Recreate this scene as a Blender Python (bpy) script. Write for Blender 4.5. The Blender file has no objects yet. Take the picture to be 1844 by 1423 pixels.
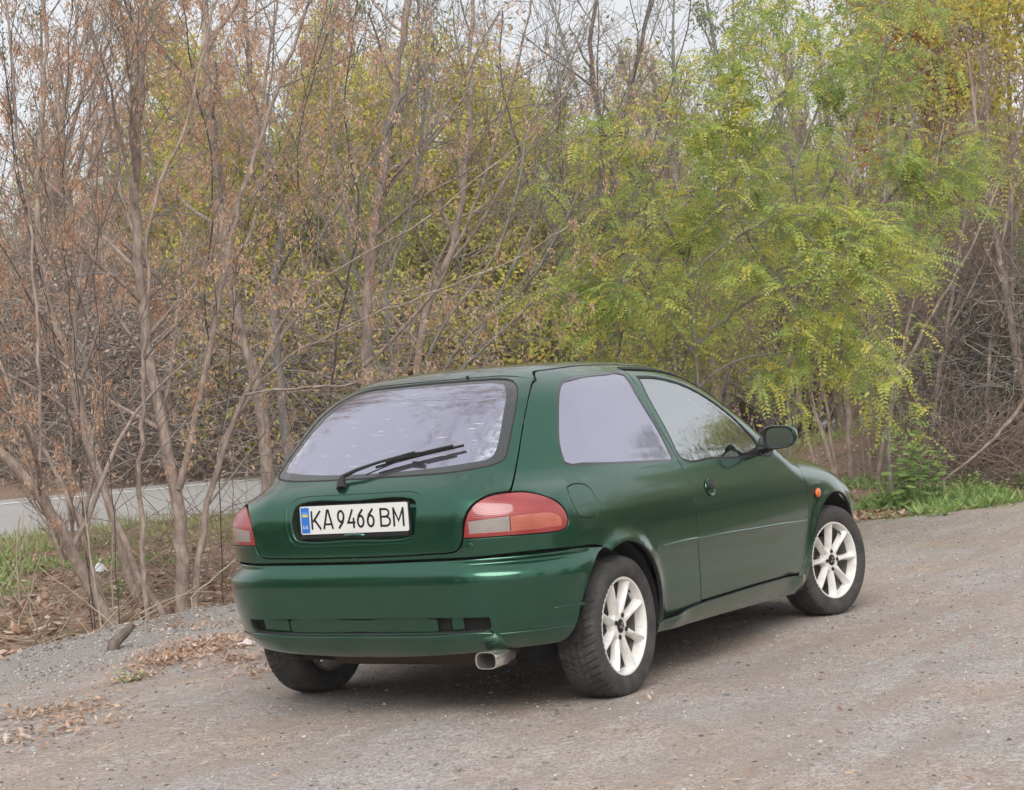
import bpy, bmesh, math, random
import numpy as np
from mathutils import Vector, Matrix, Euler, noise
from mathutils.geometry import delaunay_2d_cdt
PI = math.pi
random.seed(7); rng = np.random.default_rng(11)
scene = bpy.context.scene
COL = scene.collection

# ------------------------------------------------------------------ camera
CAM = Vector((-6.346, -4.125, 1.175))
YAW, PITCH, ROLL = math.radians(30.595), math.radians(0.56), math.radians(-4.401)
FW = Vector((math.cos(YAW)*math.cos(PITCH), math.sin(YAW)*math.cos(PITCH), math.sin(PITCH)))
R0 = FW.cross(Vector((0, 0, 1))).normalized(); U0 = R0.cross(FW)
RT = R0*math.cos(ROLL)+U0*math.sin(ROLL); UP = -R0*math.sin(ROLL)+U0*math.cos(ROLL)
cam_data = bpy.data.cameras.new('camera'); cam = bpy.data.objects.new('camera', cam_data); COL.objects.link(cam)
cam_data.sensor_fit = 'HORIZONTAL'; cam_data.sensor_width = 36; cam_data.lens = 36*3200/1844
cam_data.clip_start = .1; cam_data.clip_end = 2000
mw = Matrix.Identity(4)
for i, v in enumerate((RT, UP, -FW)):
    for j in range(3): mw[j][i] = v[j]
mw.translation = CAM; cam.matrix_world = mw
cam_data.dof.use_dof = False
scene.camera = cam
def at(px, py, depth):
    """world point seen at a position of the photograph, a given number of metres ahead of the camera"""
    return CAM+(FW+RT*((px-922)/3200)-UP*((py-711.5)/3200))*depth
def depth_of(p):
    return (Vector(p)-CAM).dot(FW)

# ------------------------------------------------------------------ daylight: overcast sky and a wide soft sun
SUN_EL, SUN_AZ = math.radians(40), math.radians(208)     # azimuth of the sun in the x, y plane
world = bpy.data.worlds.new('World'); scene.world = world; world.use_nodes = True
wn = world.node_tree.nodes; wl = world.node_tree.links; wn.clear()
w_out = wn.new('ShaderNodeOutputWorld'); w_bg = wn.new('ShaderNodeBackground'); w_bg.inputs['Strength'].default_value = .10
w_sky = wn.new('ShaderNodeTexSky'); w_sky.sky_type = 'NISHITA'; w_sky.sun_disc = False
w_sky.sun_elevation = SUN_EL; w_sky.sun_rotation = PI/2-SUN_AZ; w_sky.air_density = 1.0; w_sky.dust_density = 3.0
w_tc = wn.new('ShaderNodeTexCoord'); w_no = wn.new('ShaderNodeTexNoise'); w_no.inputs['Scale'].default_value = 1.6; w_no.inputs['Detail'].default_value = 5
w_cr = wn.new('ShaderNodeValToRGB')
w_cr.color_ramp.elements[0].position = .3; w_cr.color_ramp.elements[0].color = (5.0, 5.1, 5.3, 1)
w_cr.color_ramp.elements[1].position = .75; w_cr.color_ramp.elements[1].color = (5.9, 5.98, 6.15, 1)
w_mx = wn.new('ShaderNodeMix'); w_mx.data_type = 'RGBA'; w_mx.inputs[0].default_value = .93
wl.new(w_tc.outputs['Generated'], w_no.inputs['Vector']); wl.new(w_no.outputs['Fac'], w_cr.inputs['Fac'])
wl.new(w_sky.outputs[0], w_mx.inputs[6]); wl.new(w_cr.outputs[0], w_mx.inputs[7])
wl.new(w_mx.outputs[2], w_bg.inputs['Color']); wl.new(w_bg.outputs[0], w_out.inputs[0])
sd = bpy.data.lights.new('sun', 'SUN'); sd.energy = 1.5; sd.angle = math.radians(42); sd.color = (1, .97, .93)
sun = bpy.data.objects.new('sun', sd); COL.objects.link(sun)
sv = Vector((math.cos(SUN_EL)*math.cos(SUN_AZ), math.cos(SUN_EL)*math.sin(SUN_AZ), math.sin(SUN_EL)))
sun.rotation_euler = sv.to_track_quat('Z', 'Y').to_euler(); sun.location = sv*60
vs = scene.view_settings; vs.view_transform = 'Standard'; vs.look = 'None'; vs.gamma = 1; vs.use_curve_mapping = False
vs.exposure = 0.76
scene.render.film_transparent = False
scene.cycles.use_denoising = True
scene.cycles.max_bounces = 7; scene.cycles.diffuse_bounces = 5; scene.cycles.glossy_bounces = 3; scene.cycles.transmission_bounces = 5; scene.cycles.transparent_max_bounces = 8
scene.cycles.use_adaptive_sampling = True; scene.cycles.adaptive_threshold = .03
scene.cycles.caustics_reflective = False; scene.cycles.caustics_refractive = False

# ------------------------------------------------------------------ helpers
def tag(o, label=None, cat=None, group=None, kind=None):
    if label: o['label'] = label
    if cat: o['category'] = cat
    if group: o['group'] = group
    if kind: o['kind'] = kind
    return o
def empty(name, loc=(0, 0, 0), parent=None):
    o = bpy.data.objects.new(name, None); COL.objects.link(o); o.location = loc; o.empty_display_size = .2
    if parent: o.parent = parent
    return o
def link(name, me, mat=None, parent=None, smooth=False):
    o = bpy.data.objects.new(name, me); COL.objects.link(o)
    if mat is not None and len(me.materials) == 0:
        for m in (mat if isinstance(mat, (list, tuple)) else [mat]): me.materials.append(m)
    if smooth: me.polygons.foreach_set('use_smooth', [True]*len(me.polygons))
    if parent: o.parent = parent
    return o
def mesh_np(name, V, Fc):
    """V (n,3), Fc (m,3) or (m,4) integer array, or a list of faces"""
    me = bpy.data.meshes.new(name)
    if isinstance(Fc, np.ndarray):
        m, k = Fc.shape
        me.vertices.add(len(V)); me.vertices.foreach_set('co', np.asarray(V, np.float32).ravel())
        me.loops.add(m*k); me.loops.foreach_set('vertex_index', Fc.astype(np.int32).ravel())
        me.polygons.add(m); me.polygons.foreach_set('loop_start', np.arange(0, m*k, k, dtype=np.int32))
        me.polygons.foreach_set('loop_total', np.full(m, k, dtype=np.int32))
        me.update(calc_edges=True); me.validate()
    else:
        me.from_pydata([tuple(map(float, v)) for v in V], [], [tuple(int(i) for i in f) for f in Fc]); me.update()
    return me
class MB:
    """collects boxes, tubes and lathes; build() makes one mesh object of them"""
    def __init__(s): s.v = []; s.f = []; s.m = []
    def add(s, V, Fc, mi=0):
        o = len(s.v); s.v += [tuple(map(float, p)) for p in V]; s.f += [tuple(i+o for i in f) for f in Fc]; s.m += [mi]*len(Fc)
    def box(s, c, h, M=None, mi=0):
        V = [Vector((x*h[0], y*h[1], z*h[2])) for x in (-1, 1) for y in (-1, 1) for z in (-1, 1)]
        if M: V = [M @ v for v in V]
        V = [v+Vector(c) for v in V]
        s.add(V, [(0, 1, 3, 2), (4, 6, 7, 5), (0, 4, 5, 1), (2, 3, 7, 6), (0, 2, 6, 4), (1, 5, 7, 3)], mi)
    def tube(s, pts, rad, n=8, cap=True, mi=0):
        pts = [Vector(p) for p in pts]; rad = rad if isinstance(rad, (list, tuple)) else [rad]*len(pts)
        V = []; Fc = []; prev = None
        for i, p in enumerate(pts):
            t = (pts[min(i+1, len(pts)-1)]-pts[max(i-1, 0)]).normalized()
            if prev is None: a = t.orthogonal().normalized()
            else: a = (prev-t*prev.dot(t)).normalized()
            prev = a; b = t.cross(a)
            for k in range(n):
                w = 2*PI*k/n; V.append(p+(a*math.cos(w)+b*math.sin(w))*rad[i])
        for i in range(len(pts)-1):
            for k in range(n):
                Fc.append((i*n+k, i*n+(k+1) % n, (i+1)*n+(k+1) % n, (i+1)*n+k))
        if cap: Fc.append(tuple(range(n-1, -1, -1))); Fc.append(tuple(range((len(pts)-1)*n, len(pts)*n)))
        s.add(V, Fc, mi)
    def lathe(s, prof, n=48, axis='y', c=(0, 0, 0), cap=False, mi=0):
        """prof: (along axis, radius)"""
        V = []; Fc = []
        for (a, r) in prof:
            for k in range(n):
                w = 2*PI*k/n
                V.append((c[0]+r*math.cos(w), c[1]+a, c[2]+r*math.sin(w)))
        for i in range(len(prof)-1):
            for k in range(n): Fc.append((i*n+k, i*n+(k+1) % n, (i+1)*n+(k+1) % n, (i+1)*n+k))
        if cap: Fc.append(tuple(range(n))); Fc.append(tuple(range((len(prof)-1)*n, len(prof)*n)))
        s.add(V, Fc, mi)
    def build(s, name, mat, parent=None, smooth=False, bevel=0, angle=35):
        me = mesh_np(name, s.v, s.f)
        o = link(name, me, mat, parent)
        me.polygons.foreach_set('material_index', s.m)
        bm = bmesh.new(); bm.from_mesh(me); bmesh.ops.recalc_face_normals(bm, faces=bm.faces)
        if bevel:
            bmesh.ops.bevel(bm, geom=[e for e in bm.edges if len(e.link_faces) == 2 and e.calc_face_angle(0) > .5], offset=bevel, segments=2, affect='EDGES', clamp_overlap=True)
        if smooth or bevel:
            for f in bm.faces: f.smooth = True
            for e in bm.edges:
                if len(e.link_faces) == 2 and e.calc_face_angle(0) > math.radians(angle): e.smooth = False
        bm.to_mesh(me); bm.free()
        return o

# ------------------------------------------------------------------ material helpers
class NT:
    def __init__(s, name):
        s.mat = bpy.data.materials.new(name); s.mat.use_nodes = True; s.t = s.mat.node_tree; s.n = s.t.nodes; s.l = s.t.links
        s.b = s.n['Principled BSDF']; s.out = s.n['Material Output']
        s.tc = None
    def new(s, t, **k):
        n = s.n.new(t)
        for a, v in k.items(): setattr(n, a, v)
        return n
    def co(s, kind='Object'):
        if s.tc is None: s.tc = s.new('ShaderNodeTexCoord')
        return s.tc.outputs[kind]
    def noise(s, scale, detail=4, rough=.55, kind='Object', vec=None, stretch=None):
        n = s.new('ShaderNodeTexNoise'); n.inputs['Scale'].default_value = scale; n.inputs['Detail'].default_value = detail; n.inputs['Roughness'].default_value = rough
        v = vec or s.co(kind)
        if stretch:
            m = s.new('ShaderNodeMapping'); m.inputs['Scale'].default_value = stretch; s.l.new(v, m.inputs[0]); v = m.outputs[0]
        s.l.new(v, n.inputs['Vector']); return n.outputs['Fac']
    def voro(s, scale, feature='F1', kind='Object', out='Distance'):
        n = s.new('ShaderNodeTexVoronoi'); n.feature = feature; n.inputs['Scale'].default_value = scale
        s.l.new(s.co(kind), n.inputs['Vector']); return n.outputs[out]
    def ramp(s, fac, stops):
        n = s.new('ShaderNodeValToRGB'); e = n.color_ramp.elements
        while len(e) < len(stops): e.new(.5)
        for i, (p, c) in enumerate(stops):
            e[i].position = p; e[i].color = (*c, 1) if not isinstance(c, (int, float)) else (c, c, c, 1)
        s.l.new(fac, n.inputs[0]); return n.outputs[0]
    def mix(s, fac, a, b, mode='MIX'):
        n = s.new('ShaderNodeMix'); n.data_type = 'RGBA'; n.blend_type = mode
        for i, v in ((0, fac), (6, a), (7, b)):
            if hasattr(v, 'is_output'): s.l.new(v, n.inputs[i])
            elif i == 0: n.inputs[0].default_value = v
            else: n.inputs[i].default_value = (*v, 1)
        return n.outputs[2]
    def math(s, op, a, b=0.0, c=None):
        n = s.new('ShaderNodeMath'); n.operation = op
        for i, v in enumerate((a, b, c)):
            if v is None: continue
            if hasattr(v, 'is_output'): s.l.new(v, n.inputs[i])
            else: n.inputs[i].default_value = v
        return n.outputs[0]
    def set(s, **k):
        for a, v in k.items():
            i = s.b.inputs[a.replace('_', ' ')]
            if hasattr(v, 'is_output'): s.l.new(v, i)
            elif isinstance(v, (tuple, list)) and len(v) == 3: i.default_value = (*v, 1)
            else: i.default_value = v
        return s
    def bump(s, h, strength=.3, dist=.01):
        n = s.new('ShaderNodeBump'); n.inputs['Strength'].default_value = strength; n.inputs['Distance'].default_value = dist
        s.l.new(h, n.inputs['Height']); s.l.new(n.outputs[0], s.b.inputs['Normal']); return s
def simple(name, col, rough=.5, metal=0, **k):
    m = NT(name); m.set(Base_Color=col, Roughness=rough, Metallic=metal)
    for a, v in k.items(): m.set(**{a: v})
    return m.mat
# ---------------------------------------------------------------- body surface of the hatchback, metres, x forward, y left, z up
def interp(v, ks):
    """smooth (monotone cubic) interpolation through key points"""
    xs = np.array([k[0] for k in ks], float); ys = np.array([k[1] for k in ks], float)
    h = np.diff(xs); d = np.diff(ys)/h
    m = np.zeros(len(xs)); m[0] = d[0]; m[-1] = d[-1]
    for i in range(1, len(xs)-1):
        if d[i-1]*d[i] > 0:
            w1 = 2*h[i]+h[i-1]; w2 = h[i]+2*h[i-1]
            m[i] = (w1+w2)/(w1/d[i-1]+w2/d[i])
    v = np.asarray(v, float); c = np.clip(v, xs[0], xs[-1])
    i = np.clip(np.searchsorted(xs, c, side='right')-1, 0, len(h)-1)
    t = (c-xs[i])/h[i]
    r = (2*t**3-3*t**2+1)*ys[i]+(t**3-2*t**2+t)*h[i]*m[i]+(-2*t**3+3*t**2)*ys[i+1]+(t**3-t**2)*h[i]*m[i+1]
    return r+np.where(v < xs[0], (v-xs[0])*m[0], 0)+np.where(v > xs[-1], (v-xs[-1])*m[-1], 0)
def sstep(a, b, v):
    t = np.clip((np.asarray(v, float)-a)/(b-a), 0, 1); return t*t*(3-2*t)
WZ = [(.15,.74),(.20,.770),(.25,.792),(.32,.806),(.45,.822),(.58,.834),(.68,.838),(.74,.834),(.80,.822),(.86,.804),(.90,.788),(.94,.768),(1.0,.742),(1.1,.698),(1.2,.648),(1.30,.590),(1.38,.53)]
XR = [(.15,-.55),(.25,-.60),(.35,-.635),(.45,-.655),(.55,-.668),(.62,-.677),(.70,-.684),(.78,-.684),(.84,-.672),(.885,-.650),(.925,-.608),(.96,-.556),(1.0,-.505),(1.1,-.382),(1.2,-.255),(1.28,-.148),(1.33,-.075),(1.38,0)]
ZT = [(-.5,1.20),(-.3,1.285),(-.1,1.338),(.1,1.368),(.3,1.384),(.55,1.390),(.8,1.385),(1.0,1.374),(1.15,1.354),(1.3,1.312),(1.5,1.215),(1.8,1.065),(2.0,.965),(2.08,.942),(2.2,.926),(2.5,.876),(2.8,.785),(3.05,.685),(3.2,.56)]
RH, FH, RA, RB = (0.0, .285), (2.415, .285), .338, .352          # wheel centres and arch radii
def width(x, z, kind):
    w = interp(z, WZ)
    up = sstep(.78, 1.28, z)
    xr = np.clip(.25-x, 0, 2)
    w = w-xr**2*(.055+.060*up)-xr*.02*up
    xf = np.clip(x-1.35, 0, 3)
    w = w-xf**2*.012+np.clip(x-.6, 0, 1)*.055*up
    xn = np.clip(x-2.45, 0, 2); w = w-xn**2*.10
    for (hx, hz), R in ((RH, RA), (FH, RB)):                     # flared arch lips
        d = np.sqrt((x-hx)**2+(z-hz)**2)
        w = w+.020*np.exp(-((d-R+.005)/.045)**2)*sstep(.15, .34, z)
    if kind == 'skirt':
        w = w+.022*sstep(.315, .29, z)*sstep(.33, .5, x)*sstep(2.02, 1.9, x)
        w = w+.030*np.exp(-((x-1.90)/.09)**2)*np.exp(-((z-.23)/.05)**2)+.026*np.exp(-((x-.45)/.10)**2)*np.exp(-((z-.25)/.04)**2)
    if kind == 'bumper':
        w = w+bump_off(z)*.65*sstep(-.10, -.28, x)
    return w
def bump_off(z):
    return interp(z, [(.18,-.060),(.24,-.010),(.28,.020),(.34,.033),(.40,.036),(.48,.038),(.535,.038),(.566,.034),(.588,.026),(.606,.014),(.622,.002),(.640,-.006),(.66,-.03)])
def rearx(y, z, kind):
    x = interp(z, XR)
    ay = np.abs(y)
    gl = sstep(.84, 1.02, z)
    x = x+(.055+.18*gl)*ay**2
    if kind == 'bumper':
        x = x-bump_off(z)
    return x
def frontx(y, z, kind):
    return interp(z, [(.15,3.05),(.3,3.15),(.45,3.17),(.6,3.13),(.7,3.06),(.8,2.98)])-.16*np.abs(y)**2
def topz(x, y, kind):
    zt = interp(x, ZT)
    k = .055+.05*sstep(.9, 1.4, x)
    return zt-k*np.abs(y/.6)**2.2*.6
def F(P, kind='body'):
    x, y, z = P[..., 0], P[..., 1], P[..., 2]
    e = .004
    w = width(x, z, kind); wz = (width(x, z+e, kind)-w)/e; wx = (width(x+e, z, kind)-w)/e
    b = (np.abs(y)-w)/np.sqrt(1+wz**2+wx**2)
    xr = rearx(y, z, kind); xz = (rearx(y, z+e, kind)-xr)/e
    a = (xr-x)/np.sqrt(1+xz**2)
    zt = topz(x, y, kind); zx = (topz(x+e, y, kind)-zt)/e
    c = (z-zt)/np.sqrt(1+zx**2)
    d = x-frontx(y, z, kind)
    up = sstep(.78, 1.28, z)
    r1 = .30*(1-up)+.135*up+.05*sstep(.80, .68, z)          # corner radius rear and side
    r2 = .10
    q = np.sqrt(np.maximum(a+r1, 0)**2+np.maximum(b+r1, 0)**2)+np.minimum(np.maximum(a, b)+r1, 0)-r1
    r3 = .30
    q = np.sqrt(np.maximum(q+r3, 0)**2+np.maximum(d+r3, 0)**2)+np.minimum(np.maximum(q, d)+r3, 0)-r3
    return np.sqrt(np.maximum(q+r2, 0)**2+np.maximum(c+r2, 0)**2)+np.minimum(np.maximum(q, c)+r2, 0)-r2
def grad(P, kind='body'):
    e = .0015; g = np.zeros(P.shape)
    for i in range(3):
        h = np.zeros(3); h[i] = e
        g[..., i] = F(P+h, kind)-F(P-h, kind)
    return g/np.maximum(np.linalg.norm(g, axis=-1, keepdims=True), 1e-9)
CX, CY, RHO = .10, .30, .60
SE = CY+RHO*math.pi/2
def wrap_ray(s, z):
    """s runs from the middle of the tail round the right corner and forward along the right side"""
    s = np.asarray(s, float); z = np.asarray(z, float)
    th = np.clip((s-CY)/RHO, 0, math.pi/2)
    ox = np.where(s <= CY, CX, np.where(s >= SE, CX+(s-SE), CX)); oy = np.where(s <= CY, -s, -CY)
    O = np.stack([ox, oy, z], -1); D = np.stack([-np.cos(th), -np.sin(th), np.zeros_like(z)], -1)
    return O, D
def wrap_s(P):
    x, y = P[..., 0], P[..., 1]
    a = np.arctan2(-(y+CY), -(x-CX))
    return np.where(y > -CY, -y, np.where(x > CX, SE+x-CX, CY+RHO*a))
def top_ray(x, y):
    x = np.asarray(x, float)
    O = np.stack([x, np.asarray(y, float), np.full_like(x, .35)], -1); D = np.zeros_like(O); D[..., 2] = 1
    return O, D
def cast(O, D, kind='body', tmax=1.6):
    """distance along the ray at which it leaves the body"""
    lo = np.zeros(O.shape[:-1]); hi = np.full(O.shape[:-1], tmax); n = 40
    found = np.zeros(lo.shape, bool); last = np.zeros(lo.shape)
    for k in range(1, n+1):
        t = tmax*k/n
        inside = F(O+D*t, kind) < 0
        upd = (~inside) & (~found)
        hi = np.where(upd, t, hi); lo = np.where(upd, t-tmax/n, lo); found |= upd
    for k in range(22):
        m = (lo+hi)/2; ins = F(O+D*m[..., None], kind) < 0
        lo = np.where(ins, m, lo); hi = np.where(ins, hi, m)
    return O+D*((lo+hi)/2)[..., None]
# ================================================================== the parked car
M = {}
def make_car_materials():
    m = NT('green_metallic_paint')
    fl = m.noise(900, 1, .5); dirt = m.noise(3.0, 6, .65)
    sep = m.new('ShaderNodeSeparateXYZ'); m.l.new(m.co('Object'), sep.inputs[0])
    low = m.new('ShaderNodeMapRange'); m.l.new(sep.outputs[2], low.inputs[0]); low.inputs[1].default_value = .37; low.inputs[2].default_value = .22; low.inputs[3].default_value = 0; low.inputs[4].default_value = 1
    dd = m.math('MULTIPLY', low.outputs[0], m.ramp(dirt, [(.35, 0), (.7, 1)])); dd = m.math('MULTIPLY_ADD', m.ramp(m.noise(11, 5, .6), [(.45, 0), (.8, 1)]), .10, dd)
    c = m.mix(m.ramp(fl, [(.35, 0), (.65, 1)]), (.0085, .078, .044), (.016, .122, .072))
    c = m.mix(m.math('MULTIPLY', dd, .55), c, (.17, .145, .11))
    m.set(Base_Color=c, Metallic=m.math('SUBTRACT', .80, m.math('MULTIPLY', dd, .5)), Roughness=.25, Coat_Weight=1.0, Coat_Roughness=m.math('MULTIPLY_ADD', dd, .3, .055), Coat_IOR=1.54)
    m.bump(m.noise(260, 2), .02, .001); M['paint'] = m.mat
    m = NT('lavender_window_film')
    M['film'] = m.set(Base_Color=(.47, .46, .56), Metallic=.93, Roughness=.06).mat; m.bump(m.noise(5, 2), .10, .01)
    m = NT('worn_window_film')
    st = m.noise(9, 5, .6, stretch=(1, 1.1, 6.5)); st2 = m.noise(42, 4, .6, stretch=(1, .22, 3.4))
    k = m.math('MULTIPLY', m.ramp(st2, [(.60, 0), (.72, .75)]), m.ramp(st, [(.44, 0), (.56, 1)]))
    sp = m.new('ShaderNodeSeparateXYZ'); m.l.new(m.co('Object'), sp.inputs[0])
    ed = m.new('ShaderNodeMapRange'); m.l.new(m.math('ABSOLUTE', sp.outputs[1]), ed.inputs[0]); ed.inputs[1].default_value = .42; ed.inputs[2].default_value = .54
    k2 = m.math('MULTIPLY', ed.outputs[0], m.ramp(m.noise(30, 4, .7, stretch=(1, 1.5, 2.2)), [(.47, 0), (.56, 1)]))
    k = m.math('MAXIMUM', k, m.math('MULTIPLY', k2, .8))
    m.set(Base_Color=m.mix(k, (.46, .455, .555), (.74, .75, .77)), Metallic=m.math('MULTIPLY_ADD', k, -.85, .92), Roughness=m.math('MULTIPLY_ADD', k, .4, .05))
    m.bump(m.noise(4, 2), .09, .01); M['filmworn'] = m.mat
    M['frit'] = simple('black_glass_border', (.045, .047, .05), .22, Coat_Weight=.5)
    m = NT('tinted_door_glass'); m.n.remove(m.b)
    gl = m.new('ShaderNodeBsdfGlossy'); gl.inputs['Roughness'].default_value = .012; gl.inputs['Color'].default_value = (.88, .92, .93, 1)
    tr = m.new('ShaderNodeBsdfTransparent'); tr.inputs['Color'].default_value = (.42, .47, .46, 1)
    bp = m.new('ShaderNodeBump'); bp.inputs['Strength'].default_value = .16; bp.inputs['Distance'].default_value = .01; m.l.new(m.noise(9, 3), bp.inputs['Height']); m.l.new(bp.outputs[0], gl.inputs['Normal'])
    ms = m.new('ShaderNodeMixShader'); ms.inputs[0].default_value = .60
    m.l.new(tr.outputs[0], ms.inputs[1]); m.l.new(gl.outputs[0], ms.inputs[2]); m.l.new(ms.outputs[0], m.out.inputs[0]); M['glass'] = m.mat
    M['rubber'] = simple('black_rubber_trim', (.012, .012, .013), .55)
    M['plastic'] = simple('black_plastic', (.018, .018, .02), .4)
    M['under'] = simple('dark_underbody_and_gaps', (.012, .012, .012), .8)  # near-black underside; also stands in for shade in the panel gaps
    m = NT('dusty_tyre_rubber'); n = m.noise(14, 6, .7)
    m.set(Base_Color=m.mix(m.ramp(n, [(.35, 0), (.75, 1)]), (.034, .033, .033), (.095, .088, .082)), Roughness=.78); m.bump(m.noise(160, 3), .1, .002); M['tyre'] = m.mat
    m = NT('white_painted_alloy'); n = m.noise(25, 6, .7)
    m.set(Base_Color=m.mix(m.ramp(n, [(.50, 0), (.85, 1)]), (.86, .845, .81), (.55, .50, .44)), Roughness=.35, Coat_Weight=.4); M['rim'] = m.mat
    M['disc'] = simple('rusty_brake_steel', (.13, .10, .085), .5, .6)
    M['chrome'] = simple('satin_steel', (.62, .61, .58), .28, .9)
    M['tip'] = simple('polished_exhaust_tip', (.74, .72, .68), .22, .9)
    M['rust'] = simple('rusty_dull_steel', (.07, .05, .04), .8, .3)
    for key, nm, c, al in (('red', 'red_lamp_lens', (.25, .016, .016), .9), ('amber', 'amber_lamp_lens', (.40, .095, .058), .9), ('clear', 'clear_lamp_lens', (.25, .215, .205), .6), ('darkred', 'dark_red_lamp_lens', (.16, .012, .012), .9), ('orange', 'orange_marker_lens', (.85, .16, .02), .9)):
        m = NT(nm); w = m.new('ShaderNodeTexWave'); w.inputs['Scale'].default_value = 46; w.bands_direction = 'Z'; m.l.new(m.co('Object'), w.inputs['Vector'])
        cc = m.mix(m.ramp(m.noise(7, 3), [(.35, 0), (.7, 1)]), c, tuple(min(1, v*1.35+.03) for v in c))
        m.set(Base_Color=cc, Roughness=.25, Coat_Weight=1.0, Coat_Roughness=.06); m.bump(w.outputs['Fac'], .25, .002); M[key] = m.mat
    M['plate_white'] = simple('white_plate_sheet', (.76, .76, .74), .35)
    M['plate_blue'] = simple('blue_plate_strip', (.035, .18, .62), .35)
    M['plate_yellow'] = simple('yellow_flag_band', (.80, .62, .06), .35)
    M['ink'] = simple('black_plate_ink', (.012, .012, .014), .4)
    M['mirror'] = simple('mirror_glass', (.27, .31, .31), .03, 1.0)
    M['seat'] = simple('grey_seat_fabric', (.06, .06, .065), .9)
make_car_materials()

def mono(pts, closed=False, step=.012):
    """smooth resampled curve through the points, kept sharp at corners"""
    P = np.array(pts, float); n = len(P); out = []
    def corner(i):
        a, b, c = P[(i-1) % n], P[i], P[(i+1) % n]
        u = b-a; v = c-b; d = np.dot(u, v)/max(np.linalg.norm(u)*np.linalg.norm(v), 1e-9)
        return d < .62
    for i in range(n if closed else n-1):
        p1, p2 = P[i], P[(i+1) % n]
        p0 = P[(i-1) % n] if (closed or i > 0) else 2*p1-p2
        p3 = P[(i+2) % n] if (closed or i < n-2) else 2*p2-p1
        if (closed or i > 0) and corner(i): p0 = 2*p1-p2
        if (closed or i < n-2) and corner((i+1) % n): p3 = 2*p2-p1
        L = np.linalg.norm(p2-p1); k = max(1, int(round(L/step)))
        l0 = max(np.linalg.norm(p1-p0), 1e-6); l3 = max(np.linalg.norm(p3-p2), 1e-6); L_ = max(L, 1e-6)
        m1 = ((p1-p0)/l0+(p2-p1)/L_)*.5*L_; m2 = ((p2-p1)/L_+(p3-p2)/l3)*.5*L_
        for j in range(k):
            t = j/k
            out.append((2*t**3-3*t**2+1)*p1+(t**3-2*t**2+t)*m1+(-2*t**3+3*t**2)*p2+(t**3-t**2)*m2)
    if not closed: out.append(P[-1])
    return np.array(out)
def area(P):
    x, y = P[:, 0], P[:, 1]; return .5*np.sum(x*np.roll(y, -1)-np.roll(x, -1)*y)
def grow(P, d):
    """push a closed loop outwards by d (negative: inwards)"""
    if area(P) < 0: P = P[::-1]
    t = np.roll(P, -1, 0)-np.roll(P, 1, 0); t /= np.maximum(np.linalg.norm(t, axis=1, keepdims=True), 1e-9)
    return P+np.stack([t[:, 1], -t[:, 0]], 1)*d
def inside(P, Q):
    x, y = Q[:, 0], Q[:, 1]; r = np.zeros(len(Q), bool); n = len(P)
    for i in range(n):
        x1, y1 = P[i]; x2, y2 = P[(i+1) % n]
        if y1 == y2: continue
        c = ((y1 > y) != (y2 > y)) & (x < (x2-x1)*(y-y1)/(y2-y1)+x1); r ^= c
    return r
def dist_loop(P, Q):
    d = np.full(len(Q), 1e9)
    for i in range(len(P)): d = np.minimum(d, (Q[:, 0]-P[i, 0])**2+(Q[:, 1]-P[i, 1])**2)
    return np.sqrt(d)
def wrap_pt(uv, kind='body'):
    sg = np.where(uv[:, 0] < 0, -1.0, 1.0)
    O, D = wrap_ray(np.abs(uv[:, 0]), uv[:, 1]); P = cast(O, D, kind); P[:, 1] *= sg
    return P
def top_pt(uv, kind='body'):
    O, D = top_ray(uv[:, 0], uv[:, 1]); return cast(O, D, kind)
def front_pt(uv, kind='body'):
    O = np.stack([np.full(len(uv), 2.3), uv[:, 0], uv[:, 1]], 1); D = np.zeros_like(O); D[:, 0] = 1
    return cast(O, D, kind, 1.2)
PT = {'wrap': wrap_pt, 'top': top_pt, 'front': front_pt}
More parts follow.
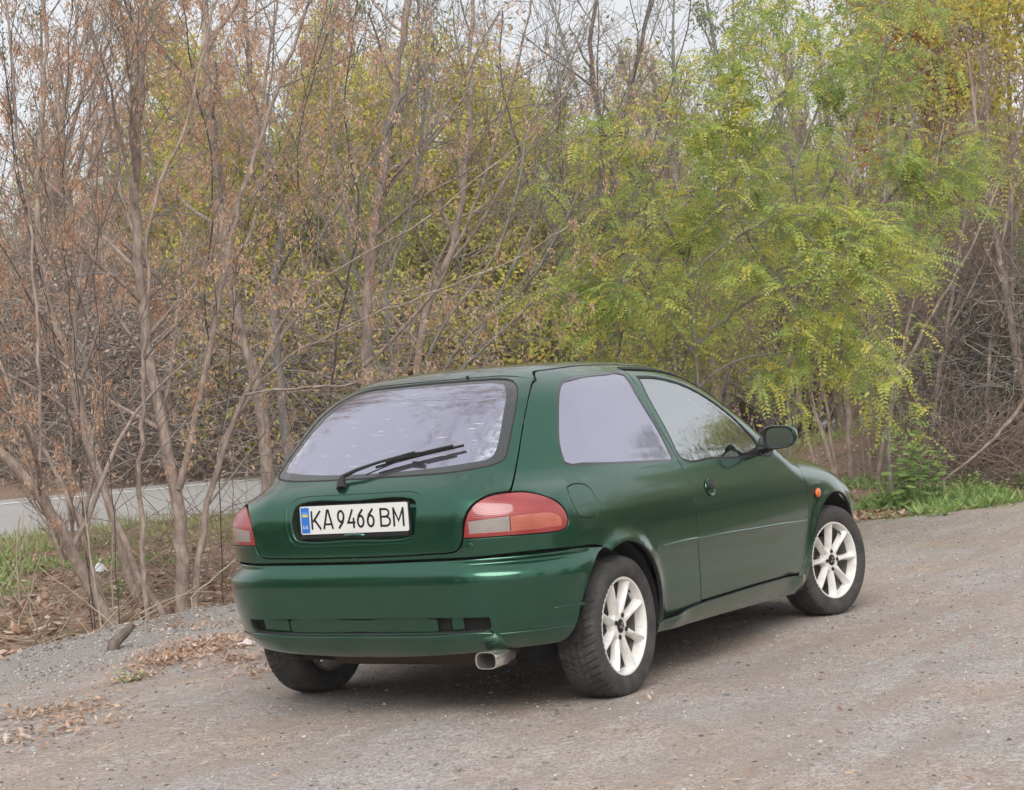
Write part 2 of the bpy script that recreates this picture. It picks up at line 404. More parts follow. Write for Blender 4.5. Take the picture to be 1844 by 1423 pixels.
def panel(name, outer, mat, parent=None, holes=(), kind='body', param='wrap', mirror=False, inset=0.0, gap=.0044, hole_gap=None, rim=.016, sp=.028, bev=.0022, dome=0.0):
    """a pressed sheet cut from the body surface: outline and holes are closed loops in the surface's own coordinates"""
    hg = gap if hole_gap is None else hole_gap
    loops = [grow(outer, -gap)]+[grow(h, hg) for h in holes]
    lo = loops[0].min(0); hi = loops[0].max(0)
    gx, gy = np.meshgrid(np.arange(lo[0]+sp/2, hi[0], sp), np.arange(lo[1]+sp/2, hi[1], sp*.87))
    gx[1::2] += sp/2
    G = np.stack([gx.ravel(), gy.ravel()], 1); G = G[inside(loops[0], G)]
    for h in loops[1:]: G = G[~inside(h, G)]
    for l in loops: G = G[dist_loop(l, G) > sp*.42]
    pts = [tuple(p) for p in G]; edges = []; ring = []
    for l in loops:
        o = len(pts); pts += [tuple(p) for p in l]; edges += [(o+i, o+(i+1) % len(l)) for i in range(len(l))]
    r = delaunay_2d_cdt([Vector(p) for p in pts], edges, [], 0, 1e-7)
    uv = np.array([tuple(v) for v in r[0]]); T = np.array([f for f in r[2] if len(f) == 3])
    c = uv[T].mean(1); ok = inside(loops[0], c)
    for h in loops[1:]: ok &= ~inside(h, c)
    T = T[ok]
    P = PT[param](uv, kind)
    Pn = P.copy(); Pn[:, 1] = np.abs(Pn[:, 1])*-1
    N = grad(P, kind)
    if dome:
        dd = dist_loop(loops[0], uv); P = P+N*(dome*np.sqrt(np.clip(dd/.05, 0, 1)))[:, None]
    P = P-N*inset
    fn = np.cross(P[T[:, 1]]-P[T[:, 0]], P[T[:, 2]]-P[T[:, 0]]); flip = (fn*N[T].mean(1)).sum(1) < 0
    T[flip] = T[flip][:, ::-1]
    # boundary edges get a rolled rim
    from collections import defaultdict
    cnt = {}
    for f in T:
        for a, b in ((f[0], f[1]), (f[1], f[2]), (f[2], f[0])):
            cnt[(a, b)] = 1
    bd = [(a, b) for (a, b) in cnt if (b, a) not in cnt]
    faces = [tuple(f) for f in T]; V = [tuple(p) for p in P]; NN = [tuple(n) for n in N]
    outd = defaultdict(lambda: np.zeros(3))
    for a, b in bd:
        t = P[b]-P[a]; o = np.cross(t, N[a]); ln = np.linalg.norm(o)
        if ln > 1e-9: outd[a] += o/ln; outd[b] += o/ln
    i1 = {}; i2 = {}
    for a in outd:
        o = outd[a]/max(np.linalg.norm(outd[a]), 1e-9)
        i1[a] = len(V); V.append(tuple(P[a]+o*bev*.7-N[a]*bev)); q = N[a]*.35+o; NN.append(tuple(q/np.linalg.norm(q)))
        i2[a] = len(V); V.append(tuple(P[a]+o*bev*.7-N[a]*rim)); NN.append(tuple(o))
    for a, b in bd:
        faces.append((a, i1[a], i1[b], b)); faces.append((i1[a], i2[a], i2[b], i1[b]))
    if mirror:
        V = [(x, -y, z) for x, y, z in V]; NN = [(x, -y, z) for x, y, z in NN]; faces = [tuple(reversed(f)) for f in faces]
    me = mesh_np(name, V, [tuple(int(i) for i in f) for f in faces])
    me.polygons.foreach_set('use_smooth', [True]*len(me.polygons))
    me.normals_split_custom_set_from_vertices(NN)
    o = link(name, me, mat, parent)
    if rim > .008 and mat is M['paint']:                 # shade of the gaps is coloured onto the panel's folded inner edge
        me.materials.append(M['under']); nt_ = len(T); idx = np.zeros(len(me.polygons), np.int32); idx[nt_+1::2] = 1
        me.polygons.foreach_set('material_index', idx)
    return o
def both(half):
    """closed loop from a right half outline that runs from the centre line to the centre line"""
    h = np.array(half, float); m = h[::-1].copy(); m[:, 0] *= -1
    out = list(h)
    for p in m:
        if np.linalg.norm(p-out[-1]) > 1e-4 and np.linalg.norm(p-out[0]) > 1e-4: out.append(p)
    return np.array(out)
X2S = SE-CX                                       # side panels: s = x + X2S
def ss(pts): return [(x+X2S, z) for x, z in pts]

car = empty('parked_car'); tag(car, 'dark green three-door hatchback with white alloy wheels parked on the gravel', 'car')

# --- outlines in surface coordinates (s, z)
GATE_UP = [(.6027,.8795),(.621,.9411),(.646,1.0223),(.6714,1.0911),(.7133,1.1682),(.7732,1.2328),(.8641,1.2806),(.985,1.305)]
LAMP = [(.456,.7136),(.4616,.7566),(.4685,.789),(.4786,.8165),(.4977,.843),(.5228,.8606),(.5515,.870),(.5973,.8733),(.648,.8700),(.6863,.8595),(.7212,.8435),(.7535,.8192),(.7747,.7919),(.7844,.7659),(.7855,.7407),(.7755,.722),(.7584,.7131),(.7231,.7095),(.6533,.7105),(.5891,.7117),(.5113,.7125)]
gate_half = mono([(0,.6535),(.2298,.6544),(.3523,.6575),(.405,.6595),(.4330,.668),(.4466,.688),(.4535,.713)])
gate_half = np.concatenate([gate_half, mono([(.4580,.7566),(.4655,.790),(.4758,.818),(.495,.8455),(.521,.8635),(.5510,.874),(.5985,.8775)]), mono(GATE_UP)[1:], mono([(.98,1.309),(.80,1.3235),(.50,1.331),(.2,1.334),(0,1.335)])])
GATE = both(gate_half)
SEAL = both(mono([(0,1.3285),(.25,1.3255),(.47,1.3215),(.6474,1.314),(.705,1.304),(.722,1.281),(.6771,1.2143),(.6277,1.1151),(.6046,1.0462),(.5911,1.0055),(.5725,.9863),(.5381,.9754),(.4724,.9658),(.3698,.957),(.2583,.9546),(.0926,.9540),(0,.9538)]))
CLEAR = both(mono([(0,1.3115),(.269,1.3085),(.4617,1.3017),(.555,1.2935),(.588,1.272),(.5926,1.245),(.578,1.1894),(.5612,1.1047),(.5449,1.0363),(.5309,1.012),(.5009,1.0005),(.4469,.9948),(.3114,.984),(.1575,.9777),(0,.9757)]))
REC_OUT = both(mono([(0,.9026),(.1762,.9026),(.262,.9008),(.300,.890),(.3185,.864),(.3196,.822),(.3142,.7607),(.303,.7262),(.272,.7083),(.1914,.7044),(0,.7035)]))
REC_IN = both(mono([(0,.8810),(.2598,.8800),(.2914,.8673),(.3016,.8367),(.2987,.7613),(.2832,.7301),(.2505,.7205),(0,.7195)]))
FLAP = mono([(.8138,.8725),(.8433,.8801),(.8838,.8798),(.9237,.8709),(.9517,.8494),(.9681,.8179),(.9764,.7915),(.9697,.7664),(.9474,.7471),(.9159,.7397),(.8692,.7428),(.8408,.7546),(.824,.7816),(.8145,.8119),(.8073,.8461)], True)
QG = mono([(.8616,.9629),(.8560,1.0304),(.9167,1.1385),(1.0180,1.230),(1.1108,1.270),(1.2361,1.296),(1.4083,1.3125),(1.6169,1.3187),(1.765,1.3180),(1.7867,1.306),(1.7661,1.2386),(1.7717,1.1424),(1.79,1.0466),(1.7968,.9708),(1.7957,.9249),(1.7832,.9088),(1.3442,.9269),(1.0049,.9414),(.8865,.9477)], True)
DOOR_TOP = [(1.822,1.325),(2.0239,1.3165),(2.17,1.3015),(2.31,1.272),(2.4504,1.2227),(2.5755,1.1575),(2.7362,1.0673),(2.836,1.0016),(2.905,.9300)]
DOOR_REAR = [(1.9112,.2884),(1.8886,.3975),(1.8685,.4919),(1.8553,.5671),(1.8485,.6595),(1.847,.7334),(1.8443,.7982),(1.8382,.8549),(1.8264,.9029),(1.8184,.9785),(1.7989,1.0556),(1.7895,1.1516),(1.795,1.2479)]
DOOR_FRONT = [(2.985,.8560),(3.12,.8380),(3.1591,.8160),(3.1691,.7844),(3.1774,.7193),(3.1889,.6789),(3.1942,.6178),(3.1932,.5452),(3.1817,.4251),(3.1703,.3475),(3.1473,.3079),(3.0992,.2710)]
DOOR = np.concatenate([mono(DOOR_REAR+DOOR_TOP)[:-1], mono([(2.905,.930),(2.930,.900),(2.985,.870),(2.985,.856)])[:-1], mono(DOOR_FRONT)[:-1], mono([(3.0992,.2710),(2.6181,.2813),(2.2443,.2834),(1.9118,.2855)])[:-1]])
DG = mono([(1.8593,1.2972),(2.0022,1.2913),(2.1295,1.2725),(2.231,1.2480),(2.3332,1.2087),(2.4599,1.1427),(2.5656,1.0781),(2.6589,1.0028),(2.7146,.9485),(2.7282,.9084),(2.688,.888),(2.5643,.8803),(2.1479,.8934),(1.8749,.9066),(1.8563,.9199),(1.8489,1.0245),(1.8356,1.1301),(1.8365,1.2122)], True)
def arc(c, R, a0, a1, n=26):
    return [(c[0]+R*math.cos(math.radians(a0+(a1-a0)*i/n))+X2S, c[1]+R*math.sin(math.radians(a0+(a1-a0)*i/n))) for i in range(n+1)]
RAIL_TOP = [(1.16,1.337),(1.45,1.353),(1.75,1.356),(1.95,1.350),(2.15,1.336),(2.30,1.312),(2.45,1.268),(2.60,1.198),(2.80,1.090),(2.985,.985),(3.06,.925)]
ARCH_R = arc(RH, RA, 112, -12)
ARCH_F = arc(FH, RB, 196, 8)
# body side: quarter, roof rail and windscreen pillar in one pressing round the door opening
side_loop = [*mono(GATE_UP)[:-1], *mono([(.985,1.305),(1.06,1.324),(1.16,1.337)])[:-1], *mono(RAIL_TOP)[:-1], *mono([(3.06,.925),(3.04,.885),(2.985,.870)])[:-1],
             *mono([(2.985,.870),(2.930,.900),(2.905,.930)])[:-1], *mono((DOOR_REAR+DOOR_TOP)[::-1])[:-1], *mono([(1.9112,.2884),(1.9112,.272)])[:-1],
             *mono([(1.9112,.272),(1.60,.262),(1.475,.250)])[:-1]]
side_loop += [tuple(p) for p in mono(ARCH_R[::-1])[:-1]]
side_loop += [*mono([(ARCH_R[0][0],ARCH_R[0][1]),(.9383,.6300),(.8017,.6403),(.6493,.6444),(.4897,.6385),(.36,.637),(0,.634)])]
SIDE_FULL = np.array([tuple(p) for p in side_loop])
# the rear valance under the tailgate belongs to the quarter sheet: close along the tailgate's lower edge
low = mono([(0,.6535),(.2298,.6544),(.3523,.6575),(.405,.6595),(.4330,.668),(.4466,.688),(.4535,.713)])
lampl = np.concatenate([mono([(.4535,.7125),(.5113,.7125),(.5891,.7117),(.6533,.7105),(.7231,.7095),(.7584,.7131),(.7755,.722),(.7855,.7407),(.7844,.7659),(.7747,.7919),(.7535,.8192),(.7212,.8435),(.6863,.8595),(.648,.8700),(.6027,.8745)])])
SIDE = np.concatenate([SIDE_FULL, low[:-1], lampl])
keep = [0]
for i in range(1, len(SIDE)):
    if np.linalg.norm(SIDE[i]-SIDE[keep[-1]]) > 2e-3: keep.append(i)
SIDE = SIDE[keep]
if np.linalg.norm(SIDE[0]-SIDE[-1]) < 2e-3: SIDE = SIDE[:-1]
FENDER = np.array([*mono(DOOR_FRONT[::-1])[:-1], *mono([(2.985,.856),(2.985,.868),(3.06,.880)])[:-1], *mono([(3.06,.880),(3.30,.858),(3.60,.815),(3.90,.725),(4.05,.64)])[:-1],
                   *mono([(4.05,.64),(4.06,.50),(4.03,.36),(3.98,.325)])[:-1]])
af = [p for p in arc(FH, RB, 196, 8)[::-1]]
FENDER = np.concatenate([FENDER, mono([(3.98,.325)]+af)[:-1], mono([af[-1],(3.27,.165),(3.10,.172),(3.0992,.2710)])[:-1]])
kk = [0]
for i in range(1, len(FENDER)):
    if np.linalg.norm(FENDER[i]-FENDER[kk[-1]]) > 2e-3: kk.append(i)
FENDER = FENDER[kk]
BT = [(0,.6300),(.20,.6310),(.3494,.6325),(.4897,.6345),(.6493,.6404),(.8131,.6363),(.9383,.6260),(.9838,.6240)]
bumper_half = np.concatenate([mono(BT)[:-1], mono([(.9838,.6240),(.9201,.597),(.8769,.554),(.8375,.4816),(.812,.4168),(.7943,.3506),(.7679,.2985),(.7306,.2733)])[:-1], mono([(.7306,.2733),(.6111,.2739),(.5137,.268),(.304,.2549),(.1183,.2476),(0,.2476)])])
BUMP = both(bumper_half)
SLOT = both(np.array(mono([(0,.4150),(.34,.4150),(.515,.4120),(.5170,.4060),(.5170,.3640),(.512,.3545),(.34,.3490),(0,.3480)])))

for mir in (False, True):
    q = panel('quarter_panel', SIDE, M['paint'], car, holes=[QG, FLAP] if not mir else [QG], mirror=mir, hole_gap=.0)
    d = panel('door', DOOR, M['paint'], car, holes=[DG], mirror=mir, hole_gap=0)
    panel('door_window', DG, M['glass'], d, mirror=mir, inset=.004, gap=.004, rim=.004, bev=.0005)
    panel('window_seal', DG, M['rubber'], d, holes=[grow(DG, -.011)], mirror=mir, inset=.001, gap=.001, hole_gap=0, rim=.008, sp=.02)
    g = panel('quarter_window', QG, M['film'], q, holes=[], mirror=mir, inset=.0035, gap=.004, rim=.004, bev=.0005)
    panel('window_seal', QG, M['frit'], q, holes=[grow(QG, -.011)], mirror=mir, inset=.0005, gap=.001, hole_gap=0, rim=.008, sp=.02)
    if not mir:
        panel('fuel_flap', FLAP, M['paint'], car, gap=.0055, rim=.012, sp=.02)
        fd = panel('fuel_flap_recess', grow(FLAP, .01), M['under'], None, inset=.012, gap=0, rim=.002); fd.parent = q
    panel('fender', FENDER, M['paint'], car, mirror=mir)
    panel('side_skirt', np.concatenate([mono([(1.470,.250),(1.60,.262),(1.9112,.2750),(2.2443,.2760),(2.6181,.2745),(3.0800,.2650)])[:-1], mono([(3.08,.2650),(3.095,.172)])[:-1], mono([(3.095,.172),(2.64,.184),(2.0,.200),(1.49,.208)])[:-1], mono([(1.49,.208),(1.470,.250)])[:-1]]), M['paint'], car, kind='skirt', mirror=mir, gap=.001)
    # drip rail moulding above the door, door seam strip
    dm = panel('roof_moulding', np.concatenate([mono([(x, z+.013) for x, z in DOOR_TOP[:-1]]), mono([(x, z+.003) for x, z in DOOR_TOP[:-1]])[::-1]]), M['rubber'], q, mirror=mir, inset=-.004, gap=0, rim=.008, sp=.02)
    for (s0_, z0_, s1_, z1_), par in (((1.872,.5640,3.180,.5245), d), ((1.505,.5690,1.846,.5645), q)):
        mb = MB(); k_ = 26; pts_ = []
        for i_ in range(k_):
            t_ = i_/(k_-1); pp = wrap_pt(np.array([[s0_+(s1_-s0_)*t_, z0_+(z1_-z0_)*t_]])); nn_ = grad(pp)[0]; pp = pp[0]+nn_*.001
            pts_.append((pp[0], -pp[1] if mir else pp[1], pp[2]))
        rr_ = [.0105*min(1, .25+3.2*min(i_/(k_-1), 1-i_/(k_-1))) if par is d else .0105*min(1, .2+1.6*i_/(k_-1)) for i_ in range(k_)]
        mb.tube(pts_, rr_, 12); mb.build('rub_strip', M['paint'], par, smooth=True)
    # tail lamp
    lp = empty('tail_lamp', parent=car)
    L = mono(LAMP, True)
    LOWB = np.concatenate([mono([(.4735,.7763),(.5627,.7839),(.6577,.7881),(.7253,.7845),(.7501,.7717),(.7627,.7479),(.7584,.7286)])[:-1], mono([(.7584,.7286),(.6712,.7269),(.6032,.7278),(.5286,.7294),(.4747,.7292)])[:-1], mono([(.4747,.7292),(.4735,.7763)])[:-1]])
    panel('red_lens', L, M['red'], lp, holes=[LOWB], mirror=mir, inset=.001, gap=.003, hole_gap=.0008, rim=.02, bev=.004, sp=.02)
    cl = np.concatenate([mono([(.4735,.7763),(.5627,.7839),(.5950,.7852)]), mono([(.5950,.7275),(.5286,.7294),(.4747,.7292)])])
    am = np.concatenate([mono([(.5970,.7852),(.6577,.7881),(.7253,.7845),(.7501,.7717),(.7627,.7479),(.7584,.7286)]), mono([(.6712,.7269),(.5970,.7275)])])
    panel('clear_lens', cl, M['clear'], lp, mirror=mir, inset=.003, gap=.0006, rim=.02, bev=.001, sp=.02)
    panel('amber_lens', am, M['amber'], lp, mirror=mir, inset=.003, gap=.0006, rim=.02, bev=.001, sp=.02)
    panel('lamp_housing', L, M['rubber'], lp, mirror=mir, inset=.016, gap=0, rim=.002, sp=.03)

gate = panel('tailgate', GATE, M['paint'], car, holes=[SEAL, REC_OUT], hole_gap=0)
panel('rear_window', grow(CLEAR, .003), M['filmworn'], gate, inset=.0035, gap=0, rim=.003, bev=.0004, sp=.03)
panel('window_seal', SEAL, M['frit'], gate, holes=[CLEAR], inset=.0025, gap=.0025, hole_gap=0, rim=.006, sp=.02)
panel('rubber_gasket', SEAL, M['rubber'], gate, holes=[grow(SEAL, -.006)], inset=-.0005, gap=0, hole_gap=0, rim=.006, sp=.02)
# number plate recess: rolled lip, walls, back
panel('plate_surround', REC_OUT, M['paint'], gate, holes=[REC_IN], inset=.002, gap=.0022, hole_gap=0, rim=.040, bev=.006, sp=.014)
panel('plate_recess', grow(REC_IN, .012), M['paint'], gate, inset=.036, gap=0, rim=.002, sp=.05)
panel('rear_bumper', BUMP, M['paint'], car, holes=[SLOT], kind='bumper', hole_gap=0, rim=.02, bev=.004, sp=.013)
rb = [o for o in car.children if o.name.startswith('rear_bumper')][0]
panel('bumper_slot', grow(SLOT, .008), M['under'], rb, kind='bumper', inset=.030, gap=0, rim=.002, sp=.05)
panel('slot_insert', both(np.array(mono([(0,.4040),(.336,.4040),(.342,.401),(.342,.360),(.336,.357),(0,.3565)]))), M['paint'], rb, kind='bumper', inset=.012, gap=.0005, rim=.012, sp=.04)
panel('bumper_ledge', both(np.array(mono([(0,.3425),(.34,.3430),(.512,.3500),(.520,.3470),(.515,.3420),(.34,.3350),(0,.3345)]))), M['paint'], rb, kind='bumper', inset=-.014, gap=0, rim=.02, bev=.006, sp=.02)
for sg in (False, True):
    panel('bumper_lip', mono([(.530,.3440),(.66,.3450),(.772,.3460),(.770,.3400),(.66,.3390),(.530,.3395)], True), M['paint'], rb, kind='bumper', mirror=sg, inset=-.006, gap=0, rim=.012, bev=.003, sp=.02)
    panel('bumper_crease', mono([(.712,.4225),(.822,.4235),(.822,.4175),(.712,.4195)], True), M['paint'], rb, kind='bumper', mirror=sg, inset=-.004, gap=0, rim=.010, bev=.003, sp=.02)
for sg in (1, -1):
    for a, b in (((.392, .430),) if sg > 0 else ((.352, .455),)):
        lp_ = np.array(mono([(a*sg,.4060),(b*sg,.4060),(b*sg,.357),(a*sg,.357)], True))
        panel('slot_divider', lp_, M['paint'], rb, kind='bumper', inset=.016, gap=0, rim=.01, sp=.04)

# roof, windscreen, bonnet, nose
def edge3(uv): return wrap_pt(np.array(uv, float))
rail3 = edge3(mono([(x, z) for x, z in RAIL_TOP[:6]]))
rear3 = edge3(mono([(.0,1.335),(.2,1.334),(.5,1.331),(.80,1.3235),(.98,1.309),(1.06,1.324),(1.16,1.337)]))
half = [(p[0], p[1]) for p in rear3]+[(p[0], p[1]) for p in rail3[1:]]
half += [(half[-1][0]+.005, -.50), (half[-1][0]+.03, -.30), (half[-1][0]+.05, 0)]
def both_y(h):
    h = [tuple(p) for p in h]; m = [(x, -y) for x, y in h[::-1] if abs(y) > 1e-6]; return np.array(h+m)
def clean(P, d=2e-3):
    k = [0]
    for i in range(1, len(P)):
        if np.linalg.norm(P[i]-P[k[-1]]) > d: k.append(i)
    P = P[k]
    return P[:-1] if np.linalg.norm(P[0]-P[-1]) < d else P
roof = panel('roof', clean(both_y(half)), M['paint'], car, param='top', gap=.0016, rim=.01, sp=.04, bev=.001)
ws3 = edge3(mono([(x, z) for x, z in RAIL_TOP[5:]]))
hs = [(half[-1][0]+.008, 0), (half[-2][0]+.008, -.30), (ws3[0][0], ws3[0][1]+.02)]+[(p[0], p[1]+.005) for p in ws3[1:]]+[(2.03, -.45), (2.09, -.2), (2.11, 0)]
panel('windscreen', clean(both_y(hs)), M['glass'], car, param='top', inset=.003, gap=.003, rim=.004, sp=.05)
hd3 = edge3(mono([(3.06,.880),(3.30,.858),(3.60,.815),(3.90,.725)]))
hh = [(2.12, 0), (2.10, -.2), (2.045, -.45), (1.95, -.62)]+[(p[0], p[1]) for p in hd3]+[(2.93, -.50), (2.99, -.25), (3.0, 0)]
panel('bonnet', clean(both_y(hh)), M['paint'], car, param='top', sp=.05)
panel('front_bumper', both_y([(-0.0, .20)]) if False else np.array(mono([(-.74,.22),(.74,.22),(.77,.35),(.77,.50),(.70,.56),(-.70,.56),(-.77,.50),(-.77,.35)], True)), M['paint'], car, param='front', sp=.05)
panel('grille', np.array(mono([(-.30,.57),(.30,.57),(.30,.67),(-.30,.67)], True)), M['plastic'], car, param='front', sp=.05)
for sg in (1, -1):
    panel('headlamp', np.array(mono([(.32*sg,.57),(.66*sg,.57),(.68*sg,.64),(.60*sg,.68),(.32*sg,.68)], True)), M['clear'], car, param='front', sp=.04)

panel('body_liner', both(np.array([(0,.27),(.60,.29),(.80,.46),(.93,.62),(1.02,.68),(1.25,.68),(1.45,.60),(1.55,.40),(1.60,.30),(2.9,.30),(3.05,.60),(3.05,.82),(1.7,.86),(.8,.92),(0,.90)])) , M['under'], car, inset=.042, gap=0, rim=.002, sp=.06)  # dark sheet added behind the panels so the gaps show black
# --- details on the right flank
def surf(s, z, kind='body'):
    P = wrap_pt(np.array([[s, z]]), kind)[0]; n = grad(P[None], kind)[0]; return Vector(P), Vector(n)
def frame_at(s, z, kind='body', mir=False):
    P, n = surf(s, z, kind)
    if mir: P.y *= -1; n.y *= -1
    up = (Vector((0, 0, 1))-n*n.z).normalized(); rt = up.cross(n)
    m = Matrix.Identity(4)
    for i, v in enumerate((rt, n, up)):
        for j in range(3): m[j][i] = v[j]
    m.translation = P
    return m                                        # local x along the surface, y outwards, z up
doors = [o for o in car.children if o.name.split('.')[0] == 'door']
for mir, d in zip((False, True), doors):
    m = frame_at(2.0378, .7762, mir=mir)
    b = MB(); n = 28
    V = []; Fc = []
    for (rr, yy) in ((1.0, .0005), (.97, .0035), (.90, .001), (.70, -.004), (0.35, -.007), (.02, -.008)):
        for k in range(n):
            w = 2*PI*k/n; V.append(m @ Vector((math.cos(w)*.050*rr, yy+.002, math.sin(w)*.041*rr)))
    for i in range(5):
        for k in range(n): Fc.append((i*n+k, i*n+(k+1) % n, (i+1)*n+(k+1) % n, (i+1)*n+k))
    b.add(V, Fc); h = b.build('door_handle', M['paint'], d, smooth=True)
    b = MB(); V = []; Fc = []
    for (rr, yy) in ((1.0, .001), (1.0, .012), (.82, .018), (.3, .020), (.02, .020)):
        for k in range(n):
            w = 2*PI*k/n; x = math.cos(w)*.043*rr; z = math.sin(w)*.020*rr; V.append(m @ Vector((x+.001, yy-.003, z+.006)))
    for i in range(4):
        for k in range(n): Fc.append((i*n+k, i*n+(k+1) % n, (i+1)*n+(k+1) % n, (i+1)*n+k))
    b.add(V, Fc); b.build('handle_paddle', M['plastic'], d, smooth=True)
    # side marker lamp
    m = frame_at(3.3237, .6503, mir=mir); b = MB(); V = []; Fc = []
    for (rr, yy) in ((1.12, .0), (1.12, .004), (1.0, .006)):
        for k in range(n): w = 2*PI*k/n; V.append(m @ Vector((math.cos(w)*.034*rr, yy, math.sin(w)*.025*rr)))
    for i in range(2):
        for k in range(n): Fc.append((i*n+k, i*n+(k+1) % n, (i+1)*n+(k+1) % n, (i+1)*n+k))
    b.add(V, Fc); mk = b.build('side_marker', M['rubber'], car, smooth=True)
    b = MB(); V = []; Fc = []
    for (rr, yy) in ((1.0, .004), (.95, .010), (.7, .015), (.3, .018), (.02, .0185)):
        for k in range(n): w = 2*PI*k/n; V.append(m @ Vector((math.cos(w)*.033*rr, yy, math.sin(w)*.024*rr)))
    for i in range(4):
        for k in range(n): Fc.append((i*n+k, i*n+(k+1) % n, (i+1)*n+(k+1) % n, (i+1)*n+k))
    b.add(V, Fc); b.build('marker_lens', M['orange'], mk, smooth=True)
# towing plug beside the tailgate
m = frame_at(.4754, .6792); b = MB(); V = []; Fc = []; n = 20
for (rr, yy) in ((.0155, .000), (.0155, .004), (.012, .005), (.0105, .001), (.006, .001), (.005, .003), (.0005, .003)):
    for k in range(n): w = 2*PI*k/n; V.append(m @ Vector((math.cos(w)*rr, yy, math.sin(w)*rr)))
for i in range(6):
    for k in range(n): Fc.append((i*n+k, i*n+(k+1) % n, (i+1)*n+(k+1) % n, (i+1)*n+k))
b.add(V, Fc); b.build('round_cap', M['paint'], car, smooth=True)

# --- wing mirrors
def wing_mirror(mir):
    sg = 1 if mir else -1
    r = empty('wing_mirror', parent=car)
    # housing: rounded shell, open side faces the rear
    b = MB(); V = []; Fc = []; n = 32
    cx, cy, cz = 1.560, .918, .962
    secs = [(-.050, 1.0), (-.046, 1.04), (-.02, 1.03), (.01, .97), (.035, .84), (.055, .62), (.066, .35), (.070, .03)]
    def sq(w, hw, hh, p=.62):
        c, s = math.cos(w), math.sin(w); return math.copysign(abs(c)**p, c)*hw, math.copysign(abs(s)**p, s)*hh
    for (xx, k_) in secs:
        for k in range(n):
            a, c = sq(2*PI*k/n, .072*k_, .054*k_); V.append((cx+xx+.25*a, sg*(cy+a), cz+c*(1-.10*a/.1)))
    for i in range(len(secs)-1):
        for k in range(n): Fc.append((i*n+k, i*n+(k+1) % n, (i+1)*n+(k+1) % n, (i+1)*n+k))
    b.add(V, Fc); b.build('mirror_housing', M['paint'], r, smooth=True, angle=60)
    b = MB(); V = []; Fc = []
    for (xx, k_) in ((-.050, 1.0), (-.054, .96), (-.045, .84), (-.036, .82)):
        for k in range(n): a, c = sq(2*PI*k/n, .072*k_, .054*k_); V.append((cx+xx+.25*a, sg*(cy+a), cz+c*(1-.10*a/.1)))
    for i in range(3):
        for k in range(n): Fc.append((i*n+k, i*n+(k+1) % n, (i+1)*n+(k+1) % n, (i+1)*n+k))
    b.add(V, Fc); b.build('mirror_bezel', M['plastic'], r, smooth=True, angle=60)
    b = MB(); V = [(cx-.038, sg*cy, cz)]
    for k in range(n): a, c = sq(2*PI*k/n, .072*.825, .054*.825); V.append((cx-.038+.25*a, sg*(cy+a), cz+c*(1-.10*a/.1)))
    b.add(V, [(0, 1+k, 1+(k+1) % n) for k in range(n)]); b.build('mirror_glass', M['mirror'], r)
    b = MB(); b.tube([(1.60, sg*.74, .905), (1.59, sg*.79, .906), (1.565, sg*.84, .915), (1.555, sg*.875, .93)], [.032, .026, .022, .026], 12); b.build('mirror_arm', M['plastic'], r, smooth=True)
for mir in (False, True):
    wing_mirror(mir)
    tri = np.array(mono([(2.7350,.9280),(2.790,.960),(2.845,.955),(2.880,.905),(2.84,.876),(2.70,.878)], True))
    panel('mirror_sail', tri, M['plastic'], car, mirror=mir, inset=-.006, gap=0, rim=.014, sp=.02, bev=.003)

# --- rear wiper
wp = empty('rear_wiper', parent=car)
def gp(s, z, off): P, n = surf(abs(s), z); P.y *= (1 if s >= 0 else -1); n.y *= (1 if s >= 0 else -1); return P+n*off
b = MB(); p0 = gp(-.085, .921, .004); p1 = gp(-.100, .952, .022); b.tube([p0, gp(-.092, .936, .016), p1], [.020, .018, .011], 12)
b.tube([p1, gp(-.04, .970, .030), gp(.04, .993, .030), gp(.19, 1.026, .028)], [.009, .0075, .006, .005], 8)
b.build('wiper_arm', M['plastic'], wp, smooth=True)
b = MB(); n_ = 9
pts = [gp(.03+.365*i/(n_-1), .988+.062*i/(n_-1)+.004*math.sin(i/(n_-1)*PI), .013) for i in range(n_)]
b.tube(pts, [.0055]*n_, 6); b.tube([p+Vector((-.006, 0, .008)) for p in pts[1:-1]], [.006]*(n_-2), 6)
b.box(gp(.19, 1.020, .024), (.012, .028, .008)); b.build('wiper_blade', M['rubber'], wp, smooth=True)
b = MB(); b.tube([gp(.0, .962, .012), gp(.06, .981, .015), gp(.13, 1.004, .018)], .0028, 6); b.build('washer_tube', M['rubber'], wp, smooth=True)
b = MB(); b.tube([gp(.16, 1.333, -.004), gp(.16, 1.333, .010)], [.008, .006], 8); b.build('washer_jet', M['rubber'], roof, smooth=True)

# --- number plate with its characters
PX = -.662
def pl(u, v, off=0.0): return Vector((PX-off+.02*0, .26-u, .7505+v+.0)) # u from the left edge, v from the lower edge
plate = MB()
V = []
cor = .008; outl = []
for (cx_, cy_, a0) in ((.52-cor, .112-cor, 0), (cor, .112-cor, 90), (cor, cor, 180), (.52-cor, cor, 270)):
    for k in range(5): w = math.radians(a0+k*22.5); outl.append((cx_+cor*math.cos(w), cy_+cor*math.sin(w)))
n = len(outl)
for off in (0, .003): V += [pl(u, v, off) for u, v in outl]
plate.add(V, [tuple(range(n, 2*n)), tuple(range(n-1, -1, -1))]+[(i, (i+1) % n, n+(i+1) % n, n+i) for i in range(n)])
plate_o = plate.build('number_plate', M['plate_white'], car)
b = MB(); b.box(pl(.26, .050, -.004), (.004, .268, .066)); b.box(pl(.26, -.012, .004), (.006, .262, .006)); b.build('plate_holder', M['plastic'], plate_o, bevel=.003)
